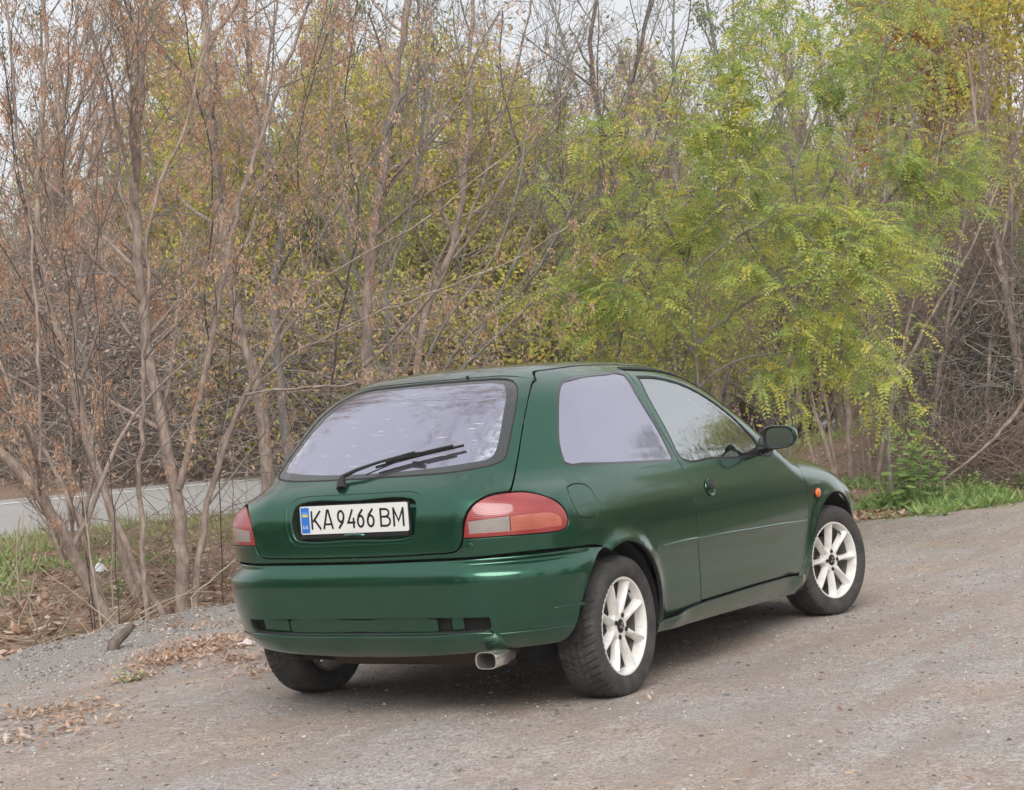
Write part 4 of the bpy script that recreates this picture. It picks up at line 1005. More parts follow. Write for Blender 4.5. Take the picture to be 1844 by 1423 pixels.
def twist(d, ang, az):
    """a direction leaning away from d by ang, round it by az"""
    a = np.cross(d, [0, 0, 1.0] if abs(d[2]) < .95 else [1.0, 0, 0]); a /= np.linalg.norm(a); b = np.cross(d, a)
    return unit(d*math.cos(ang)+(a*math.cos(az)+b*math.sin(az))*math.sin(ang))
def polyline(p, d, L, k, up, wob, grav=0.0):
    pts = [p]; st = L/(k-1)
    for i in range(k-1):
        d = unit(d+np.array([0, 0, up-grav*i/(k-1)])*st*1.0+rng.normal(size=3)*wob)
        p = p+d*st; pts.append(p)
    return np.array(pts), d
def grow_branch(tb, tw, tips, p, d, L, r, lvl, cfg):
    k = 7 if lvl == 0 else (6 if lvl == 1 else (5 if lvl == 2 else 4))
    pts, de = polyline(p, d, L, k, cfg.get('up', .3), cfg.get('wob', .08)*(1+.4*lvl), cfg.get('grav', 0) if lvl >= 1 else 0)
    r1 = max(r*.35, cfg.get('rmin', .0016)); rad = np.linspace(r, r1, k)
    (tb if r > cfg.get('thick', .012) else tw).add(pts, rad)
    if lvl >= cfg['levels']:
        tips.append((pts[-1], de, pts)); return
    n = cfg['kids'][lvl]; n = int(n*(.7+.6*rng.random())+.5)
    for i in range(n):
        t = cfg.get('t0', .25)+(1-cfg.get('t0', .25))*(i+rng.random())/n; f = t*(k-1); j = min(int(f), k-2); q = pts[j]+(pts[j+1]-pts[j])*(f-j)
        dd = unit(pts[j+1]-pts[j]); nd = twist(dd, cfg.get('ang', .6)*(.7+.6*rng.random()), rng.random()*2*PI)
        if 'bias' in cfg: nd = unit(nd+np.array(cfg['bias'])*.25)
        grow_branch(tb, tw, tips, q, nd, L*cfg.get('ratio', .5)*(.6+.7*rng.random())*(1.15-.5*t), max(np.interp(f, range(k), rad)*.55, cfg.get('rmin', .0016)), lvl+1, cfg)
    tips.append((pts[-1], de, pts))
def pts_on(tips, n, t0=.3):
    """n points along the last twigs with the twig direction"""
    idx = rng.integers(0, len(tips), n); P = np.zeros((n, 3)); D = np.zeros((n, 3))
    for a, i in enumerate(idx):
        pts = tips[i][2]; f = (t0+(1-t0)*rng.random())*(len(pts)-1); j = min(int(f), len(pts)-2); P[a] = pts[j]+(pts[j+1]-pts[j])*(f-j); D[a] = pts[j+1]-pts[j]
    return P, unit(D)
def add_simple_leaves(lv, tips, n, size, tint=(0, 1), droop=.5, near=.04, clump=True, width=.45):
    P, D = pts_on(tips, n); P = P+rng.normal(size=P.shape)*near
    d = unit(rng.normal(size=(n, 3))*.8+D*.5+np.array([0, 0, -droop])); s = unit(np.cross(d, rng.normal(size=(n, 3))))
    sz = size*(.6+.8*rng.random(n)); tn = tint[0]+(tint[1]-tint[0])*rng.random(n)
    lv.add(P, d, s, sz, sz*width, np.clip(tn, 0, 1))
def add_samaras(lv, tips, n, tint=(0, 1), m=13, size=.030):
    P, D = pts_on(tips, n, .4); tc = tint[0]+(tint[1]-tint[0])*rng.random(n)
    P = np.repeat(P, m, 0)+rng.normal(size=(n*m, 3))*np.array([.018, .018, .030])-np.array([0, 0, .03]); k = n*m
    d = unit(rng.normal(size=(k, 3))*.45+np.array([0, 0, -1.0])); s = unit(np.cross(d, rng.normal(size=(k, 3))))
    lv.add(P, d, s, size*(.7+.6*rng.random(k)), .010, np.clip(np.repeat(tc, m)+rng.normal(size=k)*.18, 0, 1))
def add_pinnate(lv, tips, n, tint=(0, 1), pairs=9, L=.23, lf=.042, t0=.1):
    P, D = pts_on(tips, n, t0)
    d = unit(rng.normal(size=(n, 3))*np.array([.8, .8, .35])+D*.6+np.array([0, 0, -.15])); L_ = L*(.7+.5*rng.random(n)); tc = tint[0]+(tint[1]-tint[0])*rng.random(n)
    side = unit(np.cross(d, np.array([0, 0, 1.0])+rng.normal(size=(n, 3))*.35))
    for i in range(pairs):
        t = (i+.8)/pairs; c = P+d*(L_*t)[:, None]+np.array([0, 0, -1.0])*(L_*.42*t*t)[:, None]
        ax = unit(d+np.array([0, 0, -.84*t]))
        for sg in (1, -1):
            dd = unit(side*sg+ax*.35+np.array([0, 0, -.30])+rng.normal(size=(n, 3))*.12); ss_ = unit(np.cross(dd, np.cross(ax, side)+rng.normal(size=(n, 3))*.1))
            sz = lf*(1.05-.5*abs(t-.45))*(.85+.3*rng.random(n))
            lv.add(c, dd, ss_, sz, sz*.42, np.clip(tc+rng.normal(size=n)*.10, 0, 1), .1)
def tree_obj(name, label, cat, loc, tb, tw, lv, bark, twig, leaf, group=None, sides=(8, 3)):
    root = empty(name, loc); tag(root, label, cat, group)
    kids = []
    if tb is not None and tb.b: kids.append(tb.build('trunk', bark, root, sides[0]))
    if tw is not None and tw.b:
        o = tw.build('branches', twig, root, sides[1]); o['kind'] = 'stuff'; kids.append(o)
    if lv is not None and lv.v:
        o = lv.build('foliage', leaf, root); o['kind'] = 'stuff'; kids.append(o)
    M_ = Matrix.Translation(-Vector(loc))
    for o in kids: o.data.transform(M_)
    return root
def copy_tree(o, loc, rz, sc, label=None, group=None):
    c = o.copy(); COL.objects.link(c); c.location = loc; c.rotation_euler = (0, 0, rz); c.scale = sc if isinstance(sc, tuple) else (sc, sc, sc)
    if label: c['label'] = label
    if group: c['group'] = group
    for ch in o.children:
        d = ch.copy(); COL.objects.link(d); d.parent = c
    return c
def px_curve(pts, D, step=None, k=None):
    """world polyline through positions of the photograph; D one depth or a (near, far) pair run through evenly"""
    n = len(pts); Ds = np.linspace(D[0], D[1], n) if isinstance(D, tuple) else [D]*n
    W_ = np.array([tuple(at(x, y, d)) for (x, y), d in zip(pts, Ds)])
    L = np.concatenate([[0], np.cumsum(np.linalg.norm(np.diff(W_, axis=0), axis=1))]); k = k or max(10, 3*n)
    u = np.linspace(0, L[-1], k); out = np.stack([np.interp(u, L, W_[:, i]) for i in range(3)], 1)
    for _ in range(3): out[1:-1] = .25*out[:-2]+.5*out[1:-1]+.25*out[2:]
    out[1:-1] += rng.normal(size=(k-2, 3))*.004*L[-1]**.5
    return out
def hero(label, D, stems, cfg, leaf=None, leafmat=None, bark=BARK, twig=TWIG, name='tree', cat='tree', group=None, plant=True):
    """stems: (photo polyline, depth or depth pair, px width at foot, px width at top, side branches)"""
    tb = Tubes(); tw = Tubes(); tips = []; foot = None
    for st in stems:
        pts, dd, w0, w1, nb = st[:5]; dd = dd or D
        C_ = px_curve(pts, dd); d0 = depth_of(C_[0]); r0, r1 = w0*d0/8200, w1*d0/8200
        if len(st) > 5 and st[5]:                             # rooted: carry the foot down into the ground
            z0 = gz(C_[0][0], C_[0][1])
            C_ = np.concatenate([[[C_[0][0], C_[0][1], z0-.10]], C_ if C_[0][2] > z0-.05 else C_[C_[:, 2] > z0-.05]])
            if foot is None: foot = (C_[0][0], C_[0][1], z0)
        rad = np.linspace(r0, r1, len(C_)); rad[0] *= 1.25
        (tb if r0 > .007 else tw).add(C_, rad)
        for i in range(nb):
            t = .25+.75*(i+rng.random())/nb; f = t*(len(C_)-1); j = min(int(f), len(C_)-2); q = C_[j]+(C_[j+1]-C_[j])*(f-j); ax = unit(C_[j+1]-C_[j])
            nd = twist(ax, cfg.get('ang', .6)*(.7+.6*rng.random()), rng.random()*2*PI)
            if 'bias' in cfg: nd = unit(nd+np.array(cfg['bias'])*.35)
            grow_branch(tb, tw, tips, q, nd, cfg['L']*(.5+.8*rng.random()), max(np.interp(f, range(len(C_)), rad)*.5, .003), 0, cfg)
    lv = Leaves()
    if leaf: leaf(lv, tips)
    if foot is None: foot = tuple(at(*stems[0][0][0], D)); foot = (foot[0], foot[1], gz(foot[0], foot[1]))
    return tree_obj(name, label, cat, foot, tb, tw, lv, bark, twig, leafmat, group)
RTV = np.array(RT); CAMF = np.array(FW)
# ------------------------------------------------------------------ trees in front of the road
bare = dict(levels=2, kids=[6, 5], L=1.25, ratio=.50, ang=.78, up=.16, wob=.11, rmin=.0018)
bare3 = dict(levels=2, kids=[7, 4], L=.8, ratio=.5, ang=.6, up=.25, wob=.10, rmin=.0019)
hero('many-stemmed bare tree with pinkish trunk and dry seed clusters just left of the car', 12,
  [([(328,1112),(331,1000),(322,900),(300,800),(275,680),(255,560),(245,450),(240,380),(250,250),(252,120),(258,0),(265,-160)], (12, 11.6), 33, 10, 16, 1),
   ([(322,880),(345,790),(375,650),(395,520),(425,390),(458,290),(500,150),(560,0),(600,-100)], (11.9, 11.4), 16, 6, 9),
   ([(350,1090),(360,980),(378,880),(415,775),(440,712),(472,655),(510,600),(560,540)], (12.1, 12.6), 17, 8, 5, 1),
   ([(267,1135),(257,1040),(252,940),(250,860),(258,760),(262,700),(256,640),(272,540),(262,420),(285,330),(330,250),(360,120),(400,-40)], (11.6, 11.2), 13, 5, 8, 1),
   ([(300,1120),(235,1010),(222,960),(182,880),(165,820),(140,700),(130,600),(148,500),(140,380),(185,240),(230,120),(280,0)], (12.0, 12.4), 17, 6, 8, 1),
   ([(400,800),(430,735),(460,690),(520,640),(600,600),(690,560),(780,525),(880,490),(960,450),(1060,380)], (12.3, 12.8), 8, 3, 7),
   ([(262,-10),(330,-220),(480,-380),(680,-450),(840,-420)], (11.6, 8.4), 8, 3, 16),
   ([(262,-10),(300,-200),(420,-330),(600,-340),(700,-300)], (11.6, 8.0), 7, 3, 14),
   ([(438,712),(500,702),(560,697),(640,694),(690,660)], (12.2, 12.0), 6, 3, 4),
   ([(470,660),(530,530),(600,490),(690,440),(785,385),(850,330),(960,240),(1040,140)], (12.4, 13.0), 7, 2.5, 6),
   ([(272,640),(330,560),(400,490),(440,470),(480,450)], (11.8, 12.2), 5, 2, 5)],
  bare, lambda lv, t: add_samaras(lv, t, 1800, (.1, .9)), L_SAM)
hero('thick tree leaning out of the left edge of the picture', 11.5,
  [([(215,1150),(150,1035),(120,975),(90,920),(50,862),(0,812),(-70,745),(-130,650)], (11.6, 11.0), 30, 20, 5, 1),
   ([(205,1140),(165,1020),(140,930),(105,850),(60,790),(15,700),(-20,600),(-60,480)], (11.7, 12.0), 13, 7, 8, 1),
   ([(60,900),(80,820),(70,700),(66,560),(58,420),(40,300),(20,180),(20,40),(5,-60)], (11.4, 11.0), 9, 5, 9)],
  bare, lambda lv, t: add_samaras(lv, t, 800, (.0, .8)), L_SAM)
hero('slim bare tree with a forked crown and many seed bunches near the left edge', 13,
  [([(252,1115),(215,960),(180,870),(150,770),(115,640),(80,500),(62,400),(75,250),(85,80),(70,-80)], (12.8, 13.6), 22, 9, 12, 1),
   ([(80,520),(100,400),(150,290),(160,180),(205,50),(210,-80)], (13, 12.6), 9, 4, 8),
   ([(120,640),(60,560),(0,470),(-60,380)], (13, 12.4), 9, 5, 6),
   ([(135,720),(190,560),(180,430),(160,330),(170,200),(150,20)], (12.9, 13.4), 8, 4, 9)],
  bare, lambda lv, t: add_samaras(lv, t, 1900, (.0, .8)), L_SAM)
hero('pale pinkish trunk standing behind the seed cluster tree, straight above its fork', 15.5,
  [([(480,830),(474,720),(445,640),(420,540),(404,440),(396,330),(376,200),(372,60),(366,-90)], (15.5, 15.8), 30, 15, 12, 1),
   ([(404,430),(440,330),(470,240),(480,120),(500,0)], (15.6, 15.2), 11, 5, 9),
   ([(430,590),(380,545),(330,520),(290,505)], (15.5, 15.2), 15, 8, 3)],
  bare, lambda lv, t: add_samaras(lv, t, 1500, (.2, 1)), L_SAM)
hero('grey brown trunk rising just left of the tailgate window', 16,
  [([(520,840),(510,740),(500,640),(490,560),(497,470),(520,380),(480,290),(450,150),(440,0),(440,-80)], (16, 16.4), 22, 10, 12, 1),
   ([(500,600),(540,520),(575,420),(640,330),(700,240),(760,120)], (16, 15.4), 8, 4, 9)],
  bare, lambda lv, t: (add_samaras(lv, t, 600, (.2, 1)), add_simple_leaves(lv, t, 200, .045, (.3, 1))), L_SAM, bark=BARKG)
hero('light pink trunk above the middle of the tailgate window', 16.5,
  [([(690,760),(655,660),(662,560),(664,480),(680,380),(700,250),(715,130),(735,0),(745,-100)], (16.5, 16.2), 28, 14, 12, 1),
   ([(664,470),(630,400),(615,330),(590,200),(600,60),(570,-60)], (16.4, 17), 9, 5, 9),
   ([(680,370),(730,300),(800,200),(850,110),(900,20)], (16.3, 15.8), 10, 4, 8),
   ([(655,660),(720,600),(790,520),(830,430),(872,330),(903,200),(942,100),(962,-40)], (16.2, 15.2), 10, 4, 10)],
  bare, lambda lv, t: add_simple_leaves(lv, t, 420, .05, (.0, .7)), L_DK)
hero('reddish twin trunk above the rear edge of the roof', 16.5,
  [([(760,780),(748,660),(760,580),(800,490),(830,400),(836,300),(850,200),(845,60),(860,-60)], (16.8, 17.2), 19, 9, 12, 1),
   ([(800,480),(860,420),(905,330),(960,260),(1010,160),(1060,40)], (17, 16.4), 9, 4, 8),
   ([(755,620),(700,560),(640,500),(600,430),(560,330),(540,180)], (17, 17.6), 8, 4, 8)],
  bare, lambda lv, t: add_simple_leaves(lv, t, 420, .05, (.0, .8)), L_DK)
hero('long grey whips arching to the right over the car roof', 14,
  [([(760,790),(800,650),(862,580),(930,540),(975,480),(1015,400),(1062,300),(1122,200),(1172,90),(1200,-40)], (14.6, 13.6), 9, 3, 11, 1),
   ([(770,790),(835,655),(905,600),(962,540),(1025,470),(1102,415),(1150,330),(1240,250)], (14.4, 13.8), 8, 3, 9, 1),
   ([(750,790),(780,600),(850,520),(910,440),(935,330),(950,220),(1000,110),(1010,-30)], (14.6, 14.9), 8, 3, 10, 1),
   ([(745,790),(700,640),(690,520),(740,400),(752,280),(775,160),(765,20),(780,-60)], (14.8, 14.4), 9, 3, 10, 1),
   ([(742,790),(640,560),(615,430),(660,330),(700,230),(742,130),(772,-10)], (14.4, 14.0), 8, 3, 10, 1),
   ([(775,790),(880,560),(1000,330),(985,200),(1030,90),(1090,-40)], (14.8, 15.2), 8, 3, 10, 1)],
  dict(levels=2, kids=[6, 4], L=1.0, ratio=.5, ang=.42, up=.4, wob=.06, rmin=.0019, bias=tuple(RTV*.5)), None, None, bark=BARKG, name='whip_shrub')
hero('dark twin trunk behind the middle of the roof', 17,
  [([(1040,780),(1046,650),(1060,560),(1066,480),(1100,400),(1108,260),(1150,110),(1185,-60)], (17, 16.6), 20, 8, 11, 1),
   ([(1075,780),(1078,640),(1092,560),(1096,480),(1080,380),(1090,250),(1060,120),(1075,-30)], (17.3, 17.6), 28, 8, 11, 1),
   ([(1066,500),(1010,430),(960,370),(940,280),(900,160),(905,20)], (17, 17.5), 8, 4, 9),
   ([(1078,640),(1120,590),(1160,540),(1180,480),(1230,390),(1290,300),(1330,180)], (17, 16.4), 11, 5, 8)],
  bare, lambda lv, t: add_simple_leaves(lv, t, 620, .05, (.2, 1)), L_DK, bark=bark_mat('dark_brown_bark', (.10, .075, .062), (.22, .165, .14)))
DARKB = bark_mat('near_black_wet_bark', (.07, .06, .055), (.15, .13, .12), 40)
thin = dict(levels=1, kids=[6], L=.7, ratio=.5, ang=.5, up=.35, wob=.08, rmin=.0016)
for lab, D_, st in (('thin near-black sapling rising up the left edge', 11.8, [([(166,1130),(160,1000),(150,870),(120,720),(85,560),(60,420),(20,280),(22,120),(30,-40)], (11.9, 11.5), 3.6, 2.6, 8, 1), ([(60,420),(28,330),(18,200),(5,60)], (11.7, 11.4), 4, 2.5, 5)]),
                    ('thin near-black sapling with a kinked stem left of the pinkish trunk', 11.4, [([(170,1120),(160,1000),(145,840),(140,700),(128,600),(120,480),(110,350),(125,200),(120,60),(140,-60)], (11.5, 11.2), 3.6, 2.4, 8, 1), ([(215,1120),(200,860),(182,690),(175,520),(160,450)], (11.2, 11.0), 3, 2, 5, 1)]),
                    ('dark slender sapling whose fork spreads over the pinkish trunk', 12.6, [([(400,1060),(395,800),(420,620),(440,400),(470,340),(520,250),(560,150),(590,0)], (12.6, 12.8), 3.2, 2.2, 7, 1), ([(395,700),(360,560),(385,400),(385,270),(335,120),(330,-40)], (12.6, 12.2), 5, 3, 7)]),
                    ('dark slender sapling above the left end of the roof', 13.4, [([(590,800),(600,640),(620,520),(650,420),(640,300),(610,180),(640,60),(650,-60)], (13.4, 13.6), 6, 3, 7, 1), ([(620,520),(560,430),(530,330),(545,200),(590,60)], (13.4, 13.0), 4.5, 2.5, 7)]),
                    ('dark slender sapling above the front half of the roof', 14.2, [([(1120,780),(1110,640),(1130,520),(1170,440),(1160,300),(1200,180),(1240,60),(1250,-60)], (14.3, 14.5), 6, 3, 8, 1), ([(1125,540),(1060,470),(1030,380),(1000,280),(1010,160)], (14.3, 14.0), 4.5, 2.5, 7)])):
    hero(lab, D_, st, thin, None, None, bark=DARKB, twig=DARKB, name='sapling', cat='sapling')
# ------------------------------------------------------------------ the locust with green drooping leaves
loc = dict(levels=2, kids=[6, 5], L=.75, ratio=.52, ang=.65, up=.08, wob=.10, rmin=.0018, grav=.55)
def locust(label, D, stems, n, tint, cfg=loc, **k):
    return hero(label, D, stems, cfg, lambda lv, t: (add_pinnate(lv, t, n//2, tint, **k), add_pinnate(lv, t, n//3, tint, pairs=7, L=.17, lf=.026), add_simple_leaves(lv, t, n//2, .045, tint, near=.05)), L_GR, bark=BARKG, name='locust_tree')
locust('big green locust hanging over the door side of the roof', 13.2,
  [([(1262,800),(1200,650),(1155,600),(1130,560)], (13.7, 13.2), 5, 2.5, 9, 1),
   ([(1260,800),(1255,640),(1240,520),(1230,460),(1255,420),(1290,380),(1340,300),(1395,210),(1430,120)], (13.6, 13.2), 8, 4, 14, 1),
   ([(1232,460),(1200,400),(1160,350),(1130,300)], (13.5, 13.0), 8, 3, 5),
   ([(1250,640),(1210,580),(1165,530),(1140,480)], (13.4, 13.0), 7, 3, 5),
   ([(1255,620),(1320,560),(1390,520),(1460,500),(1530,520)], (13.4, 12.8), 8, 3, 8),
   ([(1240,500),(1300,440),(1370,400),(1430,380),(1500,400)], (13.4, 12.9), 8, 3, 8),
   ([(1256,700),(1300,660),(1350,640),(1400,640),(1470,620)], (13.5, 12.9), 7, 3, 7),
   ([(1290,380),(1310,260),(1290,180),(1270,100)], (13.3, 13.6), 7, 3, 6)],
  3600, (.1, 1.0))
locust('second green locust with higher crown right of the roof', 15.5,
  [([(1420,800),(1425,640),(1435,500),(1440,400),(1430,300),(1400,200),(1360,110)], (15.6, 15.2), 9, 4, 12, 1),
   ([(1440,420),(1500,330),(1540,230),(1580,130),(1610,30)], (15.4, 14.9), 8, 3, 9),
   ([(1436,480),(1540,420),(1610,350),(1660,300)], (15.4, 14.9), 8, 3, 8),
   ([(1430,560),(1370,470),(1330,400),(1300,330)], (15.4, 14.8), 7, 3, 7),
   ([(1430,300),(1480,180),(1520,60),(1530,-60)], (15.3, 15.7), 7, 3, 8)],
  2500, (.0, .9))
locust('thin locust with yellowing leaves right of the second one', 17.5,
  [([(1600,820),(1608,640),(1600,520),(1605,400),(1620,300),(1650,200)], (17.6, 17.4), 11, 4, 9, 1),
   ([(1604,420),(1660,340),(1700,300),(1750,280)], (17.5, 17.0), 7, 3, 8),
   ([(1604,480),(1560,400),(1520,350),(1480,330)], (17.5, 17.2), 7, 3, 8),
   ([(1603,360),(1580,250),(1560,150),(1600,60)], (17.4, 17.8), 7, 3, 8)],
  900, (.3, 1))
# ------------------------------------------------------------------ right hand stems
brown = dict(levels=2, kids=[6, 4], L=.95, ratio=.5, ang=.42, up=.4, wob=.07, rmin=.0022)
def right_stem(label, D, stems, nl=120, mat=None, cfg=brown, bark=BARK): return hero(label, D, stems, cfg, (lambda lv, t: add_simple_leaves(lv, t, nl, .045, (0, 1))) if nl else None, mat or L_DK, bark=bark, twig=TWIGB)
right_stem('straight slim pink trunk ahead of the front wheel, left of its pale twin', 19, [([(1532,850),(1528,760),(1524,650),(1520,560),(1528,450),(1520,330),(1530,200)], (19, 19.2), 16, 7, 9, 1)])
right_stem('pale slim trunk right beside the straight pink one', 19.5, [([(1568,850),(1561,740),(1566,620),(1578,500),(1590,380),(1600,250),(1605,120)], (19.6, 19.9), 14, 6, 9, 1), ([(1556,850),(1545,700),(1552,560),(1562,450)], (19.4, 19.6), 5, 3, 5, 1)])
right_stem('pair of stems leaning left towards the wing mirror', 18, [([(1500,850),(1480,780),(1455,700),(1440,620),(1430,540)], (18, 18.2), 13, 6, 6, 1), ([(1470,850),(1450,770),(1438,700),(1420,640)], (18, 18.4), 9, 5, 5, 1), ([(1505,850),(1490,740),(1470,640),(1480,560)], (18.2, 18.5), 8, 4, 5, 1)], 90, L_YG)
right_stem('slanting forked tree leaning right over the tall weed', 18.5, [([(1582,860),(1600,740),(1622,680),(1660,600),(1715,505),(1765,420),(1800,330)], (18.5, 18.2), 11, 5, 8, 1), ([(1610,700),(1640,560),(1670,450),(1680,330),(1700,220)], (18.5, 18.9), 8, 4, 8), ([(1608,690),(1580,620),(1560,560)], (18.5, 18.7), 6, 3, 4)], 130)
right_stem('brown forked tree behind the tall weed', 19, [([(1672,840),(1680,740),(1696,650),(1712,560),(1722,470),(1745,380),(1740,270),(1760,150)], (19, 19.3), 13, 5, 10, 1), ([(1705,600),(1740,540),(1775,470),(1800,400)], (19.1, 18.8), 6, 3, 7)], 130)
right_stem('short reddish trunk near the right edge', 19, [([(1772,840),(1778,740),(1782,660),(1788,560),(1800,440),(1830,330)], (19, 19.4), 12, 6, 9, 1)], 160, L_YG)
right_stem('leaning dry bough crossing the right edge of the picture', 17.5, [([(1700,865),(1760,820),(1800,780),(1835,740),(1880,650)], (17.5, 17.2), 5, 10, 5, 1)], 30, L_BR)
# yellow and orange trees upper right
oy = dict(levels=2, kids=[8, 6], L=1.3, ratio=.5, ang=.6, up=.3, wob=.08, rmin=.0025)
hero('tall orange leaved tree at the top right', 23, [([(1660,760),(1680,560),(1690,380),(1700,200),(1690,60),(1700,-80)], (23, 23.4), 12, 6, 18, 1), ([(1690,380),(1740,240),(1770,100),(1780,-40)], (23, 22.6), 8, 4, 12), ([(1685,450),(1640,300),(1620,180),(1640,60)], (23, 23.4), 8, 4, 12)], oy,
     lambda lv, t: add_simple_leaves(lv, t, 15000, .085, (0, .8), near=.10), L_OR, twig=TWIGB)
hero('yellow green tree filling the top right corner', 22, [([(1840,800),(1835,600),(1830,400),(1822,240),(1810,90),(1800,-60)], (22.5, 22), 13, 6, 15, 1), ([(1825,330),(1780,230),(1750,150),(1740,60)], (22, 21.5), 8, 4, 9), ([(1830,400),(1880,260),(1900,120)], (22, 21.5), 8, 4, 8)], oy,
     lambda lv, t: add_simple_leaves(lv, t, 16000, .075, (.3, .95), near=.10), L_YG, twig=TWIGB)
hero('dark leafless vine tangle on a trunk at the right edge', 20, [([(1835,830),(1825,680),(1832,540),(1815,420),(1830,300)], (20.2, 20.6), 16, 8, 16, 1), ([(1800,830),(1790,640),(1800,500),(1790,400)], (20.4, 20.8), 8, 4, 14, 1)],
     dict(levels=2, kids=[8, 6], L=.75, ratio=.6, ang=1.0, up=-.1, wob=.35, rmin=.003), lambda lv, t: add_simple_leaves(lv, t, 1500, .045, (.1, .7)), L_DK, bark=TWIG)

# ------------------------------------------------------------------ prototypes for the wood beyond the road
def proto(label, cat, h, stems, cfg, nl, leaf, leafmat, bark, twig, name, group, kind='simple', spread=.22):
    tb = Tubes(); tw = Tubes(); tips = []
    for i in range(stems):
        a = rng.random()*2*PI; d = unit(np.array([math.cos(a)*spread, math.sin(a)*spread, 1.0])); hh = h*(.75+.35*rng.random())
        k = 12; pts, _ = polyline(np.array([math.cos(a)*.12*(stems > 1), math.sin(a)*.12*(stems > 1), -.15]), d, hh, k, .10, .045); r0 = .012*hh*(.8+.5*rng.random())
        rad = np.linspace(r0, r0*.2, k); tb.add(pts, rad)
        nb = cfg['nb']
        for j in range(nb):
            t = cfg.get('low', .2)+(1-cfg.get('low', .2))*(j+rng.random())/nb; f = t*(k-1); q = min(int(f), k-2); p = pts[q]+(pts[q+1]-pts[q])*(f-q)
            nd = twist(unit(pts[q+1]-pts[q]), cfg['ang']*(.7+.6*rng.random()), rng.random()*2*PI)
            grow_branch(tb, tw, tips, p, nd, cfg['L']*(.5+.8*rng.random())*(1.2-.6*t), max(np.interp(f, range(k), rad)*.45, .004), 0, cfg)
    lv = Leaves()
    if nl: leaf(lv, tips, nl)
    return tree_obj(name, label, cat, (0, 0, 0), tb, tw, lv, bark, twig, leafmat, group, (6, 3))
G_BACK = 'trees and shrubs in the wood beyond the road'
bk = dict(levels=2, kids=[6, 5], L=1.7, ratio=.5, ang=.6, up=.3, wob=.07, rmin=.0035, thick=.02, nb=16)
bk2 = dict(levels=2, kids=[7, 5], L=1.3, ratio=.5, ang=.45, up=.4, wob=.07, rmin=.0035, thick=.02, nb=18, low=.08)
bk3 = dict(levels=1, kids=[9], L=1.5, ratio=.55, ang=.7, up=.25, wob=.09, rmin=.0035, thick=.02, nb=26, low=.02)
P_YG = proto('yellow green leafy tree in the wood beyond the road', 'tree', 5.8, 3, bk, 14000, lambda lv, t, n: add_simple_leaves(lv, t, n, .085, (.15, 1), near=.12), L_YG, BARK, TWIGB, 'leafy_tree', G_BACK)
P_YG2 = proto('olive leafy tree in the wood beyond the road', 'tree', 4.8, 4, bk, 13000, lambda lv, t, n: add_simple_leaves(lv, t, n, .08, (0, .6), near=.12), L_YG, BARKG, TWIG, 'leafy_tree', G_BACK)
P_BARE = proto('tall bare grey tree in the wood beyond the road', 'tree', 9.5, 2, dict(bk, nb=16, L=2.0, kids=[5, 4]), 500, lambda lv, t, n: add_simple_leaves(lv, t, n, .08, (0, .6)), L_DK, BARKG, TWIG, 'bare_tree', G_BACK)
P_BARE2 = proto('brown bare tree with reddish twigs in the wood beyond the road', 'tree', 7.5, 4, dict(bk2, nb=20), 2200, lambda lv, t, n: add_simple_leaves(lv, t, n, .055, (.2, 1)), L_BR, BARK, TWIGB, 'bare_tree', G_BACK)
P_SPARSE = proto('tall grey tree with sparse hanging leaves in the wood beyond the road', 'tree', 10, 2, dict(bk, nb=16, L=2.0, kids=[5, 4]), 3000, lambda lv, t, n: add_simple_leaves(lv, t, n, .10, (.1, .9), droop=1.2, near=.08), L_DK, BARKG, TWIG, 'sparse_tree', G_BACK)
P_DRY = proto('dense dry brown shrub in the wood beyond the road', 'shrub', 2.8, 7, bk3, 5200, lambda lv, t, n: add_simple_leaves(lv, t, n, .06, (0, 1), near=.08), L_BR, TWIGB, TWIGB, 'dry_shrub', G_BACK, spread=.5)
P_GREENSH = proto('dense green shrub in the wood beyond the road', 'shrub', 3.2, 6, bk3, 8000, lambda lv, t, n: add_simple_leaves(lv, t, n, .07, (0, .9), near=.10), L_YG, TWIG, TWIG, 'green_shrub', G_BACK, spread=.4)
used = {}
LOOK = {P_YG.name: 'yellow green leafy tree', P_YG2.name: 'olive leafy tree', P_BARE.name: 'tall bare tree', P_BARE2.name: 'brown bare tree', P_SPARSE.name: 'thinly leaved tree', P_DRY.name: 'dry brown shrub', P_GREENSH.name: 'dense green shrub'}
def where(px, D):
    w = 'beyond the left edge' if px < 0 else 'beyond the right edge' if px > 1844 else None
    if not w:
        for lim, t in ((130, 'at the far left'), (260, 'left of the pinkish forked trunk'), (370, 'behind the pinkish forked trunk'), (480, 'behind the left tail lamp'), (600, 'above the left roof edge'), (720, 'above the tailgate window'), (840, 'above the tailgate washer nozzle'), (960, 'above the tailgate seam'), (1080, 'above the side rear window'), (1200, 'above the door pillar'), (1330, 'above the door glass'), (1440, 'above the wing mirror'), (1560, 'above the front wheel'), (1700, 'above the tall weed'), (1844, 'at the far right')):
            if px < lim: w = t; break
    r = 'first row' if D < 29 else 'second row' if D < 34.5 else 'third row' if D < 42 else 'last row'
    return '%s of the wood, %s' % (r, w)
def put(pr, px, D, rz=None, sc=1.0, label=None, jit=0.0):
    o = put_(pr, px, D, rz, sc, label, jit)
    if not label: o['label'] = LOOK[pr.name]+', '+where(px, D)
    return o
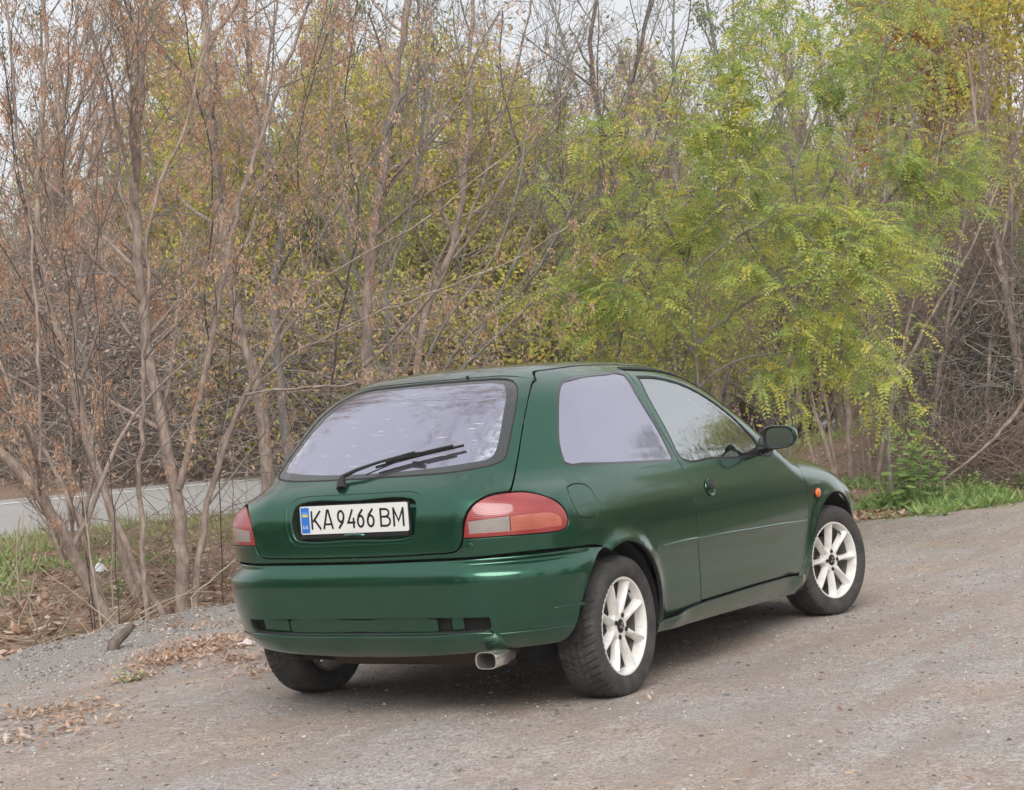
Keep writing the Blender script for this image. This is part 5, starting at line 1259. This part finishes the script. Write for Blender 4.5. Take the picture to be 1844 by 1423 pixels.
def put_(pr, px, D, rz=None, sc=1.0, label=None, jit=0.0):
    p = at(px, 800, D); x, y = p.x+rng.normal()*jit, p.y+rng.normal()*jit; z = gz(x, y)
    rz = rng.random()*2*PI if rz is None else rz; s = sc*(.92+.16*rng.random())
    if pr.name not in used: used[pr.name] = 1; pr.location = (x, y, z-.05); pr.rotation_euler = (0, 0, rz); pr.scale = (s, s, s); return pr
    return copy_tree(pr, (x, y, z-.05), rz, s, label)
for i, px in enumerate(range(-120, 2000, 118)):                    # front row behind the road
    D = (31-.0035*px)+rng.random()*2
    if px < 330: put(P_BARE2 if i % 2 else P_DRY, px, D, sc=1.0 if i % 2 else 1.4)
    elif px < 1150: put(P_YG if i % 2 else P_YG2, px, D, sc=.98)
    else: put(P_GREENSH if i % 2 else P_BARE2, px, D, sc=1.15 if i % 2 else .85)
for i, px in enumerate(range(390, 1150, 105)): put([P_YG, P_YG2][i % 2], px+rng.random()*50, 27.2+rng.random()*1.2, sc=.86)
for i, px in enumerate(range(-80, 1980, 128)): put(P_DRY, px+rng.random()*60, 27.5+rng.random()*3, sc=.95)
for i, px in enumerate(range(-160, 2050, 165)):
    if 830 < px < 1010 or 180 < px < 330: continue
    put([P_BARE, P_SPARSE, P_BARE2, P_SPARSE][i % 4], px+rng.random()*60, 36+rng.random()*5, sc=.95)
for i, px in enumerate(range(-60, 2050, 190)): put([P_YG2, P_YG][i % 2], px+rng.random()*80, 39+rng.random()*5, sc=1.15 if px > 300 else .9)
for i, px in enumerate(range(-60, 2100, 210)): put([P_GREENSH, P_DRY][i % 2], px+rng.random()*80, 44+rng.random()*5, sc=1.6)
# shrubs and stems this side of the road, right
for px, D, pr, sc in ((1740, 21, P_BARE2, .62), (1830, 20.5, P_DRY, .85), (1900, 19, P_BARE2, .7), (1690, 22.5, P_GREENSH, .6), (1250, 21, P_YG2, .55)):
    o = put(pr, px, D, sc=sc)
    lab = {P_DRY: 'dense dry brown thicket shrub', P_BARE2: 'brown bare sapling with reddish twigs', P_GREENSH: 'low dense green shrub', P_YG2: 'small olive leafy tree'}[pr]
    pos = {1480: 'right beside the wing mirror', 1640: 'behind the tall weed', 1740: 'right of the tall weed', 1830: 'at the right edge', 1560: 'behind the two slim trunks', 1900: 'just beyond the right edge', 1690: 'between the bare stems on the right', 1360: 'seen over the windscreen pillar', 1250: 'seen over the door glass'}[px]
    o['label'] = lab+' '+pos; o['group'] = 'undergrowth between the gravel and the road'
for px, D, sc in ((108, 15.2, .22),):
    o = put_(P_BARE2, px, D, sc=sc); o['group'] = 'bare saplings between the left trunks and the road'
    o['label'] = 'thin bare sapling in front of the road, %s' % {12: 'at the left edge', 108: 'behind the leaning trunk', 215: 'right of the white bag', 300: 'just left of the pinkish forked trunk', 398: 'between the forked trunk and the tail lamp', 452: 'beside the left tail lamp', 160: 'over the white bag', 355: 'just right of the pinkish forked trunk'}[px]
# trees round the open ground behind the photographer (they show in the paint and the glass)
for (x, y, pr, sc) in ((7.5, -5.6, P_GREENSH, .8), (9.5, -5.2, P_DRY, .8), (11.8, -5.2, P_GREENSH, .9), (5.2, -6.6, P_DRY, .8), (-7.5, 6.0, P_GREENSH, 1.0), (-9.5, 4.0, P_DRY, 1.1), (-10.5, 7.5, P_YG2, .9), (-6.0, 8.0, P_GREENSH, 1.1), (-12, 1.5, P_GREENSH, 1.0), (-13, 5, P_YG, .9), (15.5, -6.2, P_SPARSE, .60), (18.5, -7.4, P_BARE, .66), (21, -8.2, P_YG2, 1.3), (17.0, -6.4, P_BARE2, .8), (9, -11.5, P_GREENSH, .9), (15, -13, P_GREENSH, 1.0), (22, -13.5, P_GREENSH, 1.1), (30, -15, P_YG2, 1.2), (3, -15, P_GREENSH, 1.0), (38, -17, P_BARE, 1), (12.5, -15.5, P_GREENSH, 1.2), (18.5, -16, P_GREENSH, 1.2), (26, -17, P_GREENSH, 1.4), (-24, 4, P_YG2, 1.2), (-26, 12, P_SPARSE, 1), (-22, 17, P_YG, 1.1), (-28, -3, P_GREENSH, 1.5), (-6, -19, P_GREENSH, 1.4), (-16, -17, P_YG, 1.2), (34, -13, P_GREENSH, 1.2)):  # nearest shrubs, out of view, are added to darken the car's lower panels
    copy_tree(pr, (x, y, -.02), rng.random()*6, sc, LOOK[pr.name]+' on the far side of the gravel, seen only as a reflection', 'trees behind the photographer')
by_label = {}
for o in bpy.data.objects:
    if o.get('group') == G_BACK: by_label.setdefault(o['label'], []).append(o)
for lab, os_ in by_label.items():
    if len(os_) == 2:
        os_.sort(key=lambda o: (Vector(o.location)-CAM).dot(RT)/(Vector(o.location)-CAM).dot(FW))
        os_[0]['label'] = lab+', left one'; os_[1]['label'] = lab+', right one'
# distant mass that closes the view
lv = Leaves(); n = 60000
p = rng.random(n)*150-45; q = 36+rng.random(n)*14; X1, Y1 = xy(p, q)
top = 4.2+1.3*np.sin(p*.33)+.9*np.sin(p*.9+1)+.8*np.sin(p*2.1)
Z1 = ground_z(X1, Y1)+rng.random(n)**.8*top
sz = .16*(.6+.8*rng.random(n)); d = rnd_dirs(n, (0, 0, -.3)); s = unit(np.cross(d, rnd_dirs(n)))
tn = np.clip(.45+.25*np.sin(p*.5)+rng.normal(size=n)*.2-(Z1/8)*.15, 0, 1)
lv.add(np.stack([X1, Y1, Z1], 1), d, s, sz, sz*.6, tn)
o = lv.build('distant_thicket', leaf_mat('distant_leaves', [(0, (.26, .20, .16)), (.5, (.38, .32, .19)), (1, (.46, .46, .18))], .4), None); tag(o, 'hazy brown and olive mass of the wood closing the view', 'thicket', kind='stuff')
# brush heap beyond the road: dark sticks
def sticks(name, label, centre_px, D0, D1, n, hmax, L, r, mat, wob=.22, seed=0):
    tw = Tubes()
    for i in range(n):
        px = centre_px[0]+(centre_px[1]-centre_px[0])*rng.random(); D = D0+(D1-D0)*rng.random(); b = at(px, 850, D); x, y = b.x, b.y
        z = gz(x, y)+rng.random()**1.6*hmax
        a = rng.random()*2*PI; e = rng.normal()*.45+.25; d = np.array([math.cos(a)*math.cos(e), math.sin(a)*math.cos(e), math.sin(e)])
        pts, _ = polyline(np.array([x, y, z]), d, L*(.4+rng.random()), 6, -.05, wob); tw.add(pts, np.linspace(r, r*.4, 6)*(.6+.8*rng.random()))
    o = tw.build(name, mat, None, 3); return tag(o, label, 'brushwood', kind='stuff')
sticks('brush_heap', 'dark tangled heap of cut sticks along the far side of the road', (-150, 760), 23.5, 28, 2600, 2.4, 1.0, .012, TWIG)
for px0, px1, n, hm, tn, lab in ((-150, 900, 11000, 2.5, (0, 1), 'brown dead leaves caught in the brush beyond the road'), (1640, 2000, 3500, 1.8, (0, 1), 'dry brown leaves caught in the thicket right of the car')):
    q_ = []
    for i in range(n):
        a = px0+(px1-px0)*rng.random(); D = (23.4 if px0 < 0 else 19.5)+rng.random()*(6 if px0 < 0 else 3); b = at(a, 850, D); q_.append((b.x, b.y, gz(b.x, b.y)+rng.random()**1.3*hm))
    q_ = np.array(q_); d = rnd_dirs(n, (0, 0, -.3)); lv = Leaves(); lv.add(q_, d, unit(np.cross(d, rnd_dirs(n))), .06+.05*rng.random(n), .04, tn[0]+(tn[1]-tn[0])*rng.random(n)); tag(lv.build('dead_leaves', L_BR, None), lab, 'leaves', kind='stuff')
sticks('brush_heap', 'pale broken twigs lying over the roadside heap', (-150, 900), 23.2, 28, 1600, 2.6, 1.2, .010, TWIGB)
n = 9000; q_ = []
for i in range(n):
    a = 330+820*rng.random(); b = at(a, 850, 23.4+rng.random()*4.5); q_.append((b.x, b.y, gz(b.x, b.y)+.2+rng.random()*2.6))
q_ = np.array(q_); d = rnd_dirs(n, (0, 0, -.3)); lv = Leaves(); lv.add(q_, d, unit(np.cross(d, rnd_dirs(n))), .06+.05*rng.random(n), .04, rng.random(n)); tag(lv.build('yellow_leaves', L_YG, None), 'yellow green leaves growing through the brush beyond the road', 'leaves', kind='stuff')
sticks('bramble', 'brown tangled brambles on the bank ahead of the car', (1620, 1950), 17.8, 20.5, 1700, .50, .8, .0055, TWIGB, .3)
sticks('bramble', 'dark dead stems under the trees at the right', (1640, 1950), 18.5, 21.5, 1800, 2.2, .9, .007, TWIG, .3)
sticks('bramble', 'low bare brambles between the left trees and the tail lamp', (180, 520), 12.6, 15, 260, .5, .9, .0035, TWIGB, .16)
sticks('fallen_twigs', 'dry twigs lying among the leaves at the far left', (-40, 240), 10.6, 13.5, 70, .10, .7, .005, STRAW, .10)
# ------------------------------------------------------------------ leaf litter, grass, herbs, stones
def region(n, px, py, flat=True):
    """ground points under a window of the photograph"""
    out = []
    while len(out) < n:
        a = px[0]+(px[1]-px[0])*rng.random(); b = py[0]+(py[1]-py[0])*rng.random(); d = (FW+RT*((a-922)/3200)-UP*((b-711.5)/3200)); t = 4.0
        # march to the terrain
        for _ in range(400):
            p = CAM+d*t
            if p.z < gz(p.x, p.y): break
            t += .06 if t < 14 else .2
        if t < 40: out.append((p.x, p.y))
    return np.array(out)
def flat_leaves(name, label, XY, size, mat, tint=(0, 1), lift=.006, curl=.35, w=.5, kind='stuff'):
    n = len(XY); lv = Leaves(); z = ground_z(XY[:, 0], XY[:, 1])+ground_noise(XY[:, 0], XY[:, 1])+lift+rng.random(n)*.012
    d = rng.normal(size=(n, 3)); d[:, 2] = rng.normal(size=n)*curl; d = unit(d); s = unit(np.cross(d, np.array([0, 0, 1.0])+rng.normal(size=(n, 3))*.35))
    sz = size*(.5+rng.random(n)); lv.add(np.stack([XY[:, 0], XY[:, 1], z], 1), d, s, sz, sz*w, tint[0]+(tint[1]-tint[0])*rng.random(n), .3)
    return tag(lv.build(name, mat, None), label, 'leaves', kind=kind)
L_LIT = leaf_mat('fallen_leaf_litter', [(0, (.24, .14, .10)), (.5, (.46, .29, .20)), (.85, (.64, .44, .32)), (1, (.72, .60, .50))], .2)
def blobs(n, cx, cy, sx, sy):
    return np.stack([cx+rng.normal(size=n)*sx, cy+rng.normal(size=n)*sy], 1)
def at_ground(px, py):
    d = (FW+RT*((px-922)/3200)-UP*((py-711.5)/3200)); t = 4.0
    for _ in range(3000):
        p = CAM+d*t
        if p.z < gz(p.x, p.y): break
        t += .02
    return p
# litter under the trees
n = 15000; p = -4+rng.random(n)*12.5; q = q_edge(p)+.05+rng.random(n)**1.25*4.6; X1, Y1 = xy(p, q)
flat_leaves('leaf_litter', 'deep brown fallen leaves under the trees left of the car', np.stack([X1, Y1], 1), .075, L_LIT)
n = 5000; p = 7.5+rng.random(n)*12; q = q_edge(p)-.1+rng.random(n)**1.2*5; X1, Y1 = xy(p, q)
flat_leaves('leaf_litter', 'brown fallen leaves on the bank ahead of the car', np.stack([X1, Y1], 1), .06, L_LIT)
# drifts on the gravel at the left
pts = []
for (a, b, k, sx) in ((300, 1195, 260, .16), (350, 1175, 300, .20), (400, 1160, 260, .20), (440, 1190, 150, .16), (470, 1215, 60, .14), (90, 1280, 150, .18), (130, 1290, 90, .16), (110, 1320, 70, .2), (40, 1330, 60, .2), (240, 1222, 90, .12), (330, 1130, 120, .25)):
    c = at_ground(a, b); pts.append(blobs(int(k*1.9), c.x, c.y, sx, sx*.6))
flat_leaves('leaf_drift', 'drifts of orange brown leaves on the gravel left of the rear wheel', np.concatenate(pts), .034, L_LIT, (.25, 1), w=.4)
xs = region(420, (0, 1844), (950, 1420)); flat_leaves('scattered_leaves', 'single dry leaves and chips scattered over the gravel', xs, .026, L_LIT, (0, 1), w=.4)
# stones
def stones(name, label, XY, s0, s1, mat):
    n = len(XY); base = np.array([(1, 0, 0), (-1, 0, 0), (0, 1, 0), (0, -1, 0), (0, 0, 1), (0, 0, -1)], float); F0 = np.array([(0, 2, 4), (2, 1, 4), (1, 3, 4), (3, 0, 4), (2, 0, 5), (1, 2, 5), (3, 1, 5), (0, 3, 5)])
    S = (s0+(s1-s0)*rng.random(n)**3)[:, None, None]; V = base[None]*(1+rng.normal(size=(n, 6, 1))*.22)*S*np.array([1, 1, .6])
    a = rng.random(n)*2*PI; c, s = np.cos(a), np.sin(a); Rm = np.zeros((n, 3, 3)); Rm[:, 0, 0] = c; Rm[:, 0, 1] = -s; Rm[:, 1, 0] = s; Rm[:, 1, 1] = c; Rm[:, 2, 2] = 1
    V = np.einsum('nij,nkj->nki', Rm, V); z = ground_z(XY[:, 0], XY[:, 1])+ground_noise(XY[:, 0], XY[:, 1])
    V += np.stack([XY[:, 0], XY[:, 1], z], 1)[:, None]+np.array([0, 0, 1])*S*.15
    Fc = (F0[None]+(np.arange(n)*6)[:, None, None]).reshape(-1, 3); me = mesh_np(name, V.reshape(-1, 3), Fc)
    at_ = me.attributes.new('tint', 'FLOAT', 'POINT'); at_.data.foreach_set('value', np.repeat(rng.random(n), 6).astype(np.float32))
    return tag(link(name, me, mat, None, False), label, 'stones', kind='stuff')
m = NT('pale_pebbles'); a = m.new('ShaderNodeAttribute'); a.attribute_name = 'tint'; m.set(Base_Color=m.ramp(a.outputs['Fac'], [(0, (.12, .11, .10)), (.5, (.37, .34, .32)), (1, (.60, .57, .54))]), Roughness=.9); M['pebble'] = m.mat
n = 60000; p_ = np.stack([-5.5+rng.random(n)*20, -6+rng.random(n)*12], 1); P_, Q_ = pq(p_[:, 0], p_[:, 1]); p_ = p_[Q_ < q_edge(P_)+.1]
dep = (p_[:, 0]-CAM.x)*FW.x+(p_[:, 1]-CAM.y)*FW.y; lat = (p_[:, 0]-CAM.x)*RT.x+(p_[:, 1]-CAM.y)*RT.y; p_ = p_[(dep > 3.5) & (np.abs(lat) < dep*.34)]
stones('gravel', 'small loose stones strewn over the gravel', p_, .002, .011, M['pebble'])
# berm of darker grit at the left edge of the gravel
n = 12000; P_ = -3.5+rng.random(n)*8; Q_ = q_edge(P_)-.40+rng.normal(size=n)*.32; X1, Y1 = xy(P_, Q_)
stones('berm_grit', 'dark grit of the low ridge at the edge of the gravel', np.stack([X1, Y1], 1), .003, .014, M['pebble'])
# grass
def grass(name, label, XY, h, mat, tint=(0, 1), lean=.5, w=.006):
    n = len(XY); lv = Leaves(); z = ground_z(XY[:, 0], XY[:, 1])-.005; d = unit(rng.normal(size=(n, 3))*np.array([lean, lean, .1])+np.array([0, 0, 1.0])); s = unit(np.cross(d, rng.normal(size=(n, 3))))
    hh = h*(.4+.9*rng.random(n)); lv.add(np.stack([XY[:, 0], XY[:, 1], z], 1), d, s, hh, w+hh*.03, tint[0]+(tint[1]-tint[0])*rng.random(n), .1)
    return tag(lv.build(name, mat, None), label, 'grass', kind='stuff')
def noisy(XY, sc, th, off=0): return XY[np.array([noise.noise(Vector((x*sc+off, y*sc, .3))) > th for x, y in XY])]
n = 17000; P_ = -2+rng.random(n)*17; Q_ = 10.0-rng.random(n)**1.3*2.4; X1, Y1 = xy(P_, Q_); XY = noisy(np.stack([X1, Y1], 1), .9, -.16)
grass('verge_grass', 'green grass strip along the near edge of the road', XY, .15, L_GRASS)
n = 5000; P_ = -.5+rng.random(n)*3.8; Q_ = 6.0+rng.random(n)*3.0; X1, Y1 = xy(P_, Q_); XY = noisy(np.stack([X1, Y1], 1), .8, .05, 7)
grass('grass_patch', 'bright grass patch between the left trunks', XY, .13, L_HERB, lean=.9, w=.010)
n = 26000; P_ = 6.5+rng.random(n)*11; Q_ = q_edge(P_)+.02+rng.random(n)**1.2*3.4; X1, Y1 = xy(P_, Q_); XY = noisy(np.stack([X1, Y1], 1), 1.2, -.10, 3)
grass('roadside_weeds', 'low bright green weeds along the edge of the gravel ahead of the car', XY, .14, L_HERB, lean=1.1, w=.026)
n = 3500; P_ = 6+rng.random(n)*12; Q_ = q_edge(P_)-.25+rng.random(n)*.9; X1, Y1 = xy(P_, Q_); XY = noisy(np.stack([X1, Y1], 1), 1.6, .0, 9)
grass('sparse_grass', 'sparse short grass at the very edge of the gravel', XY, .05, L_HERB, lean=1.1, w=.010)
# broad leaved plants
def herb(name, label, px, py, h, n, L, W_, mat=L_HERB, tint=(.2, 1), stems=3, cat='plant', spread=.25, D=None):
    c = at_ground(px, py) if D is None else Vector((at(px, py, D).x, at(px, py, D).y, 0)); c.z = gz(c.x, c.y)
    tb = Tubes(); lv = Leaves()
    for i in range(stems):
        a = rng.random()*2*PI; d = unit(np.array([math.cos(a)*spread, math.sin(a)*spread, 1])); pts, _ = polyline(np.array([c.x+.03*math.cos(a), c.y+.03*math.sin(a), c.z-.02]), d, h*(.7+.4*rng.random()), 8, .1, .05); tb.add(pts, np.linspace(.0035, .0018, 8)*max(1, h*1.6))
        m_ = n//stems; t = .2+.8*(np.arange(m_)+.5)/m_; P = np.stack([np.interp(t*7, range(8), pts[:, k]) for k in range(3)], 1); az = np.arange(m_)*2.4+rng.random()
        d = unit(np.stack([np.cos(az), np.sin(az), .15+.5*t-.2*rng.random(m_)], 1)); s = unit(np.cross(d, np.array([0, 0, 1.0])+rng.normal(size=(m_, 3))*.15)); sz = L*(.7+.4*rng.random(m_))*(1.1-.45*t)
        for seg, (o_, l_, w_) in enumerate(((0, .55, 1.0), (.42, .62, .92))):       # a leaf is two cards, the outer one bending down
            dd = unit(d+np.array([0, 0, -.55*seg])); lv.add(P+d*(sz*o_)[:, None], dd, s, sz*l_, sz*W_*w_, np.clip(tint[0]+(tint[1]-tint[0])*rng.random(m_), 0, 1), .12)
    return tree_obj(name, label, cat, tuple(c), tb, None, lv, simple('green_stem', (.13, .20, .05), .6) if 'green_stem' not in bpy.data.materials else bpy.data.materials['green_stem'], None, mat, sides=(5, 3))
herb('tall_weed', 'tall leafy green weed with broad drooping leaves ahead of the front wheel', 1628, 915, .70, 54, .27, .5, spread=.2)
herb('tall_weed', 'leafy weed just behind and right of the tallest one', 1680, 905, .62, 40, .25, .5, tint=(0, .8), spread=.3)
herb('weed', 'small green weed alone on the gravel left of the rear wheel', 236, 1226, .09, 18, .07, .5, spread=.9, stems=4)
herb('weed', 'green leafy plant at the foot of the left trunks', 205, 1075, .26, 44, .10, .45, spread=.8, stems=6)
herb('weed', 'bright broad leaved weed near the right edge of the gravel', 1808, 895, .22, 30, .10, .6, spread=.9, stems=5)
herb('weed', 'dense green weed clump left of the right edge clump', 1770, 868, .24, 36, .10, .6, spread=.9, stems=6)
herb('weed', 'light green weed in front of the tall weed', 1690, 930, .18, 26, .09, .5, spread=.9, stems=5)
herb('weed', 'low weed clump just ahead of the front tyre', 1585, 935, .13, 26, .08, .5, spread=1.0, stems=5)
for k_, (a_, b_, h_, n_, L_, lab) in enumerate(((1730, 905, .34, 34, .13, 'scruffy mid height weed between the two weed clumps at the right'), (1600, 915, .30, 30, .12, 'scruffy weed left of the tall weed'), (1655, 880, .42, 36, .15, 'leafy weed behind the tall weed, half hidden'), (1835, 880, .30, 30, .12, 'weed cut by the right edge of the picture'))):
    herb('weed', lab, a_, b_, h_, n_, L_, .45, tint=(0, .9), spread=.6, stems=5)
herb('vine', 'light green leaf bunch hanging in the dark vine tangle', 1800, 830, 2.9, 70, .14, .7, tint=(.7, 1), D=19.6, spread=.05, stems=1)
# upright straws near the left trunks
for k, (pts, D_, w, lab) in enumerate(((((186, 1150), (172, 1050), (158, 970), (148, 880)), 11.2, 4.2, 'pale dry cane standing against the left trunks, the taller one'), (((206, 1130), (202, 1060), (200, 1010), (204, 960)), 11.6, 3.2, 'short pale dry cane right of the taller one'), (((30, 1010), (32, 960), (36, 930)), 13, 3.4, 'dry cane in front of the grass at the far left'), (((345, 1075), (395, 1030), (430, 1000), (500, 975)), 11.5, 3.0, 'pale stalk slanting up to the tail lamp'), (((215, 1135), (170, 1095), (120, 1060), (70, 1020)), 11, 2.6, 'thin dry stalk leaning left over the leaves'))):
    tb = Tubes(); C_ = px_curve(pts, D_, k=10); z0 = gz(C_[0][0], C_[0][1]); C_ = np.concatenate([[[C_[0][0], C_[0][1], z0-.03]], C_[C_[:, 2] > z0]]) if (C_[:, 2] > z0).sum() > 3 else C_
    tb.add(C_, np.linspace(w*D_/6400, w*D_/9000, len(C_)))
    o = tb.build('dry_cane', STRAW, None, 6); tag(o, lab, 'dry stalk')
# the cut stump and the white scrap under the trees
c = at_ground(200, 1175); b = MB(); b.tube([(c.x, c.y, c.z-.05), (c.x+.02, c.y-.01, c.z+.05), (c.x+.09, c.y-.04, c.z+.10), (c.x+.13, c.y-.06, c.z+.14)], [.045, .036, .026, .020], 10); tag(b.build('stump', bark_mat('weathered_stump', (.10, .08, .07), (.24, .19, .16)), None, smooth=True), 'short broken stump on the dark grit ridge left of the trunks', 'stump')
c = at_ground(180, 1035); V = []; Fc = []; k_ = 9
for i in range(k_):
    for j in range(k_): u, v = i/(k_-1)-.5, j/(k_-1)-.5; V.append((c.x+u*.15, c.y+v*.12, c.z+.02+.08*math.exp(-(u*u+v*v)*7)+.03*noise.noise(Vector((u*9, v*9, 2)))))
for i in range(k_-1):
    for j in range(k_-1): Fc.append((i*k_+j, i*k_+j+1, (i+1)*k_+j+1, (i+1)*k_+j))
o = link('plastic_bag', mesh_np('plastic_bag', V, Fc), simple('white_plastic', (.70, .72, .75), .5), None, True); tag(o, 'crumpled white plastic bag lying among the left trunks', 'bag')
c = at_ground(445, 1163); b = MB(); V = []; Fc = []
for i in range(k_):
    for j in range(k_): u, v = i/(k_-1)-.5, j/(k_-1)-.5; V.append((c.x+u*.07, c.y+v*.09, c.z+.012+.03*math.exp(-(u*u+v*v)*8)+.012*noise.noise(Vector((u*11, v*11, 5)))))
for i in range(k_-1):
    for j in range(k_-1): Fc.append((i*k_+j, i*k_+j+1, (i+1)*k_+j+1, (i+1)*k_+j))
o = link('paper_scrap', mesh_np('paper_scrap', V, Fc), simple('pinkish_paper', (.66, .55, .56), .8), None, True); tag(o, 'crumpled pinkish scrap of paper in the leaves by the left rear wheel', 'litter')
# ------------------------------------------------------------------ damp autumn air
b = MB(); b.box((30, 20, 6.5), (110, 110, 8.2)); hz = b.build('haze', None); hz['kind'] = 'stuff'; hz['label'] = 'thin damp haze filling the air'
hm = bpy.data.materials.new('haze_air'); hm.use_nodes = True; hm.node_tree.nodes.remove(hm.node_tree.nodes['Principled BSDF'])
hv = hm.node_tree.nodes.new('ShaderNodeVolumePrincipled'); hv.inputs['Color'].default_value = (1, .98, .95, 1); hv.inputs['Density'].default_value = .0018; hv.inputs['Anisotropy'].default_value = .2
hm.node_tree.links.new(hv.outputs[0], hm.node_tree.nodes['Material Output'].inputs['Volume']); hz.data.materials.clear(); hz.data.materials.append(hm)
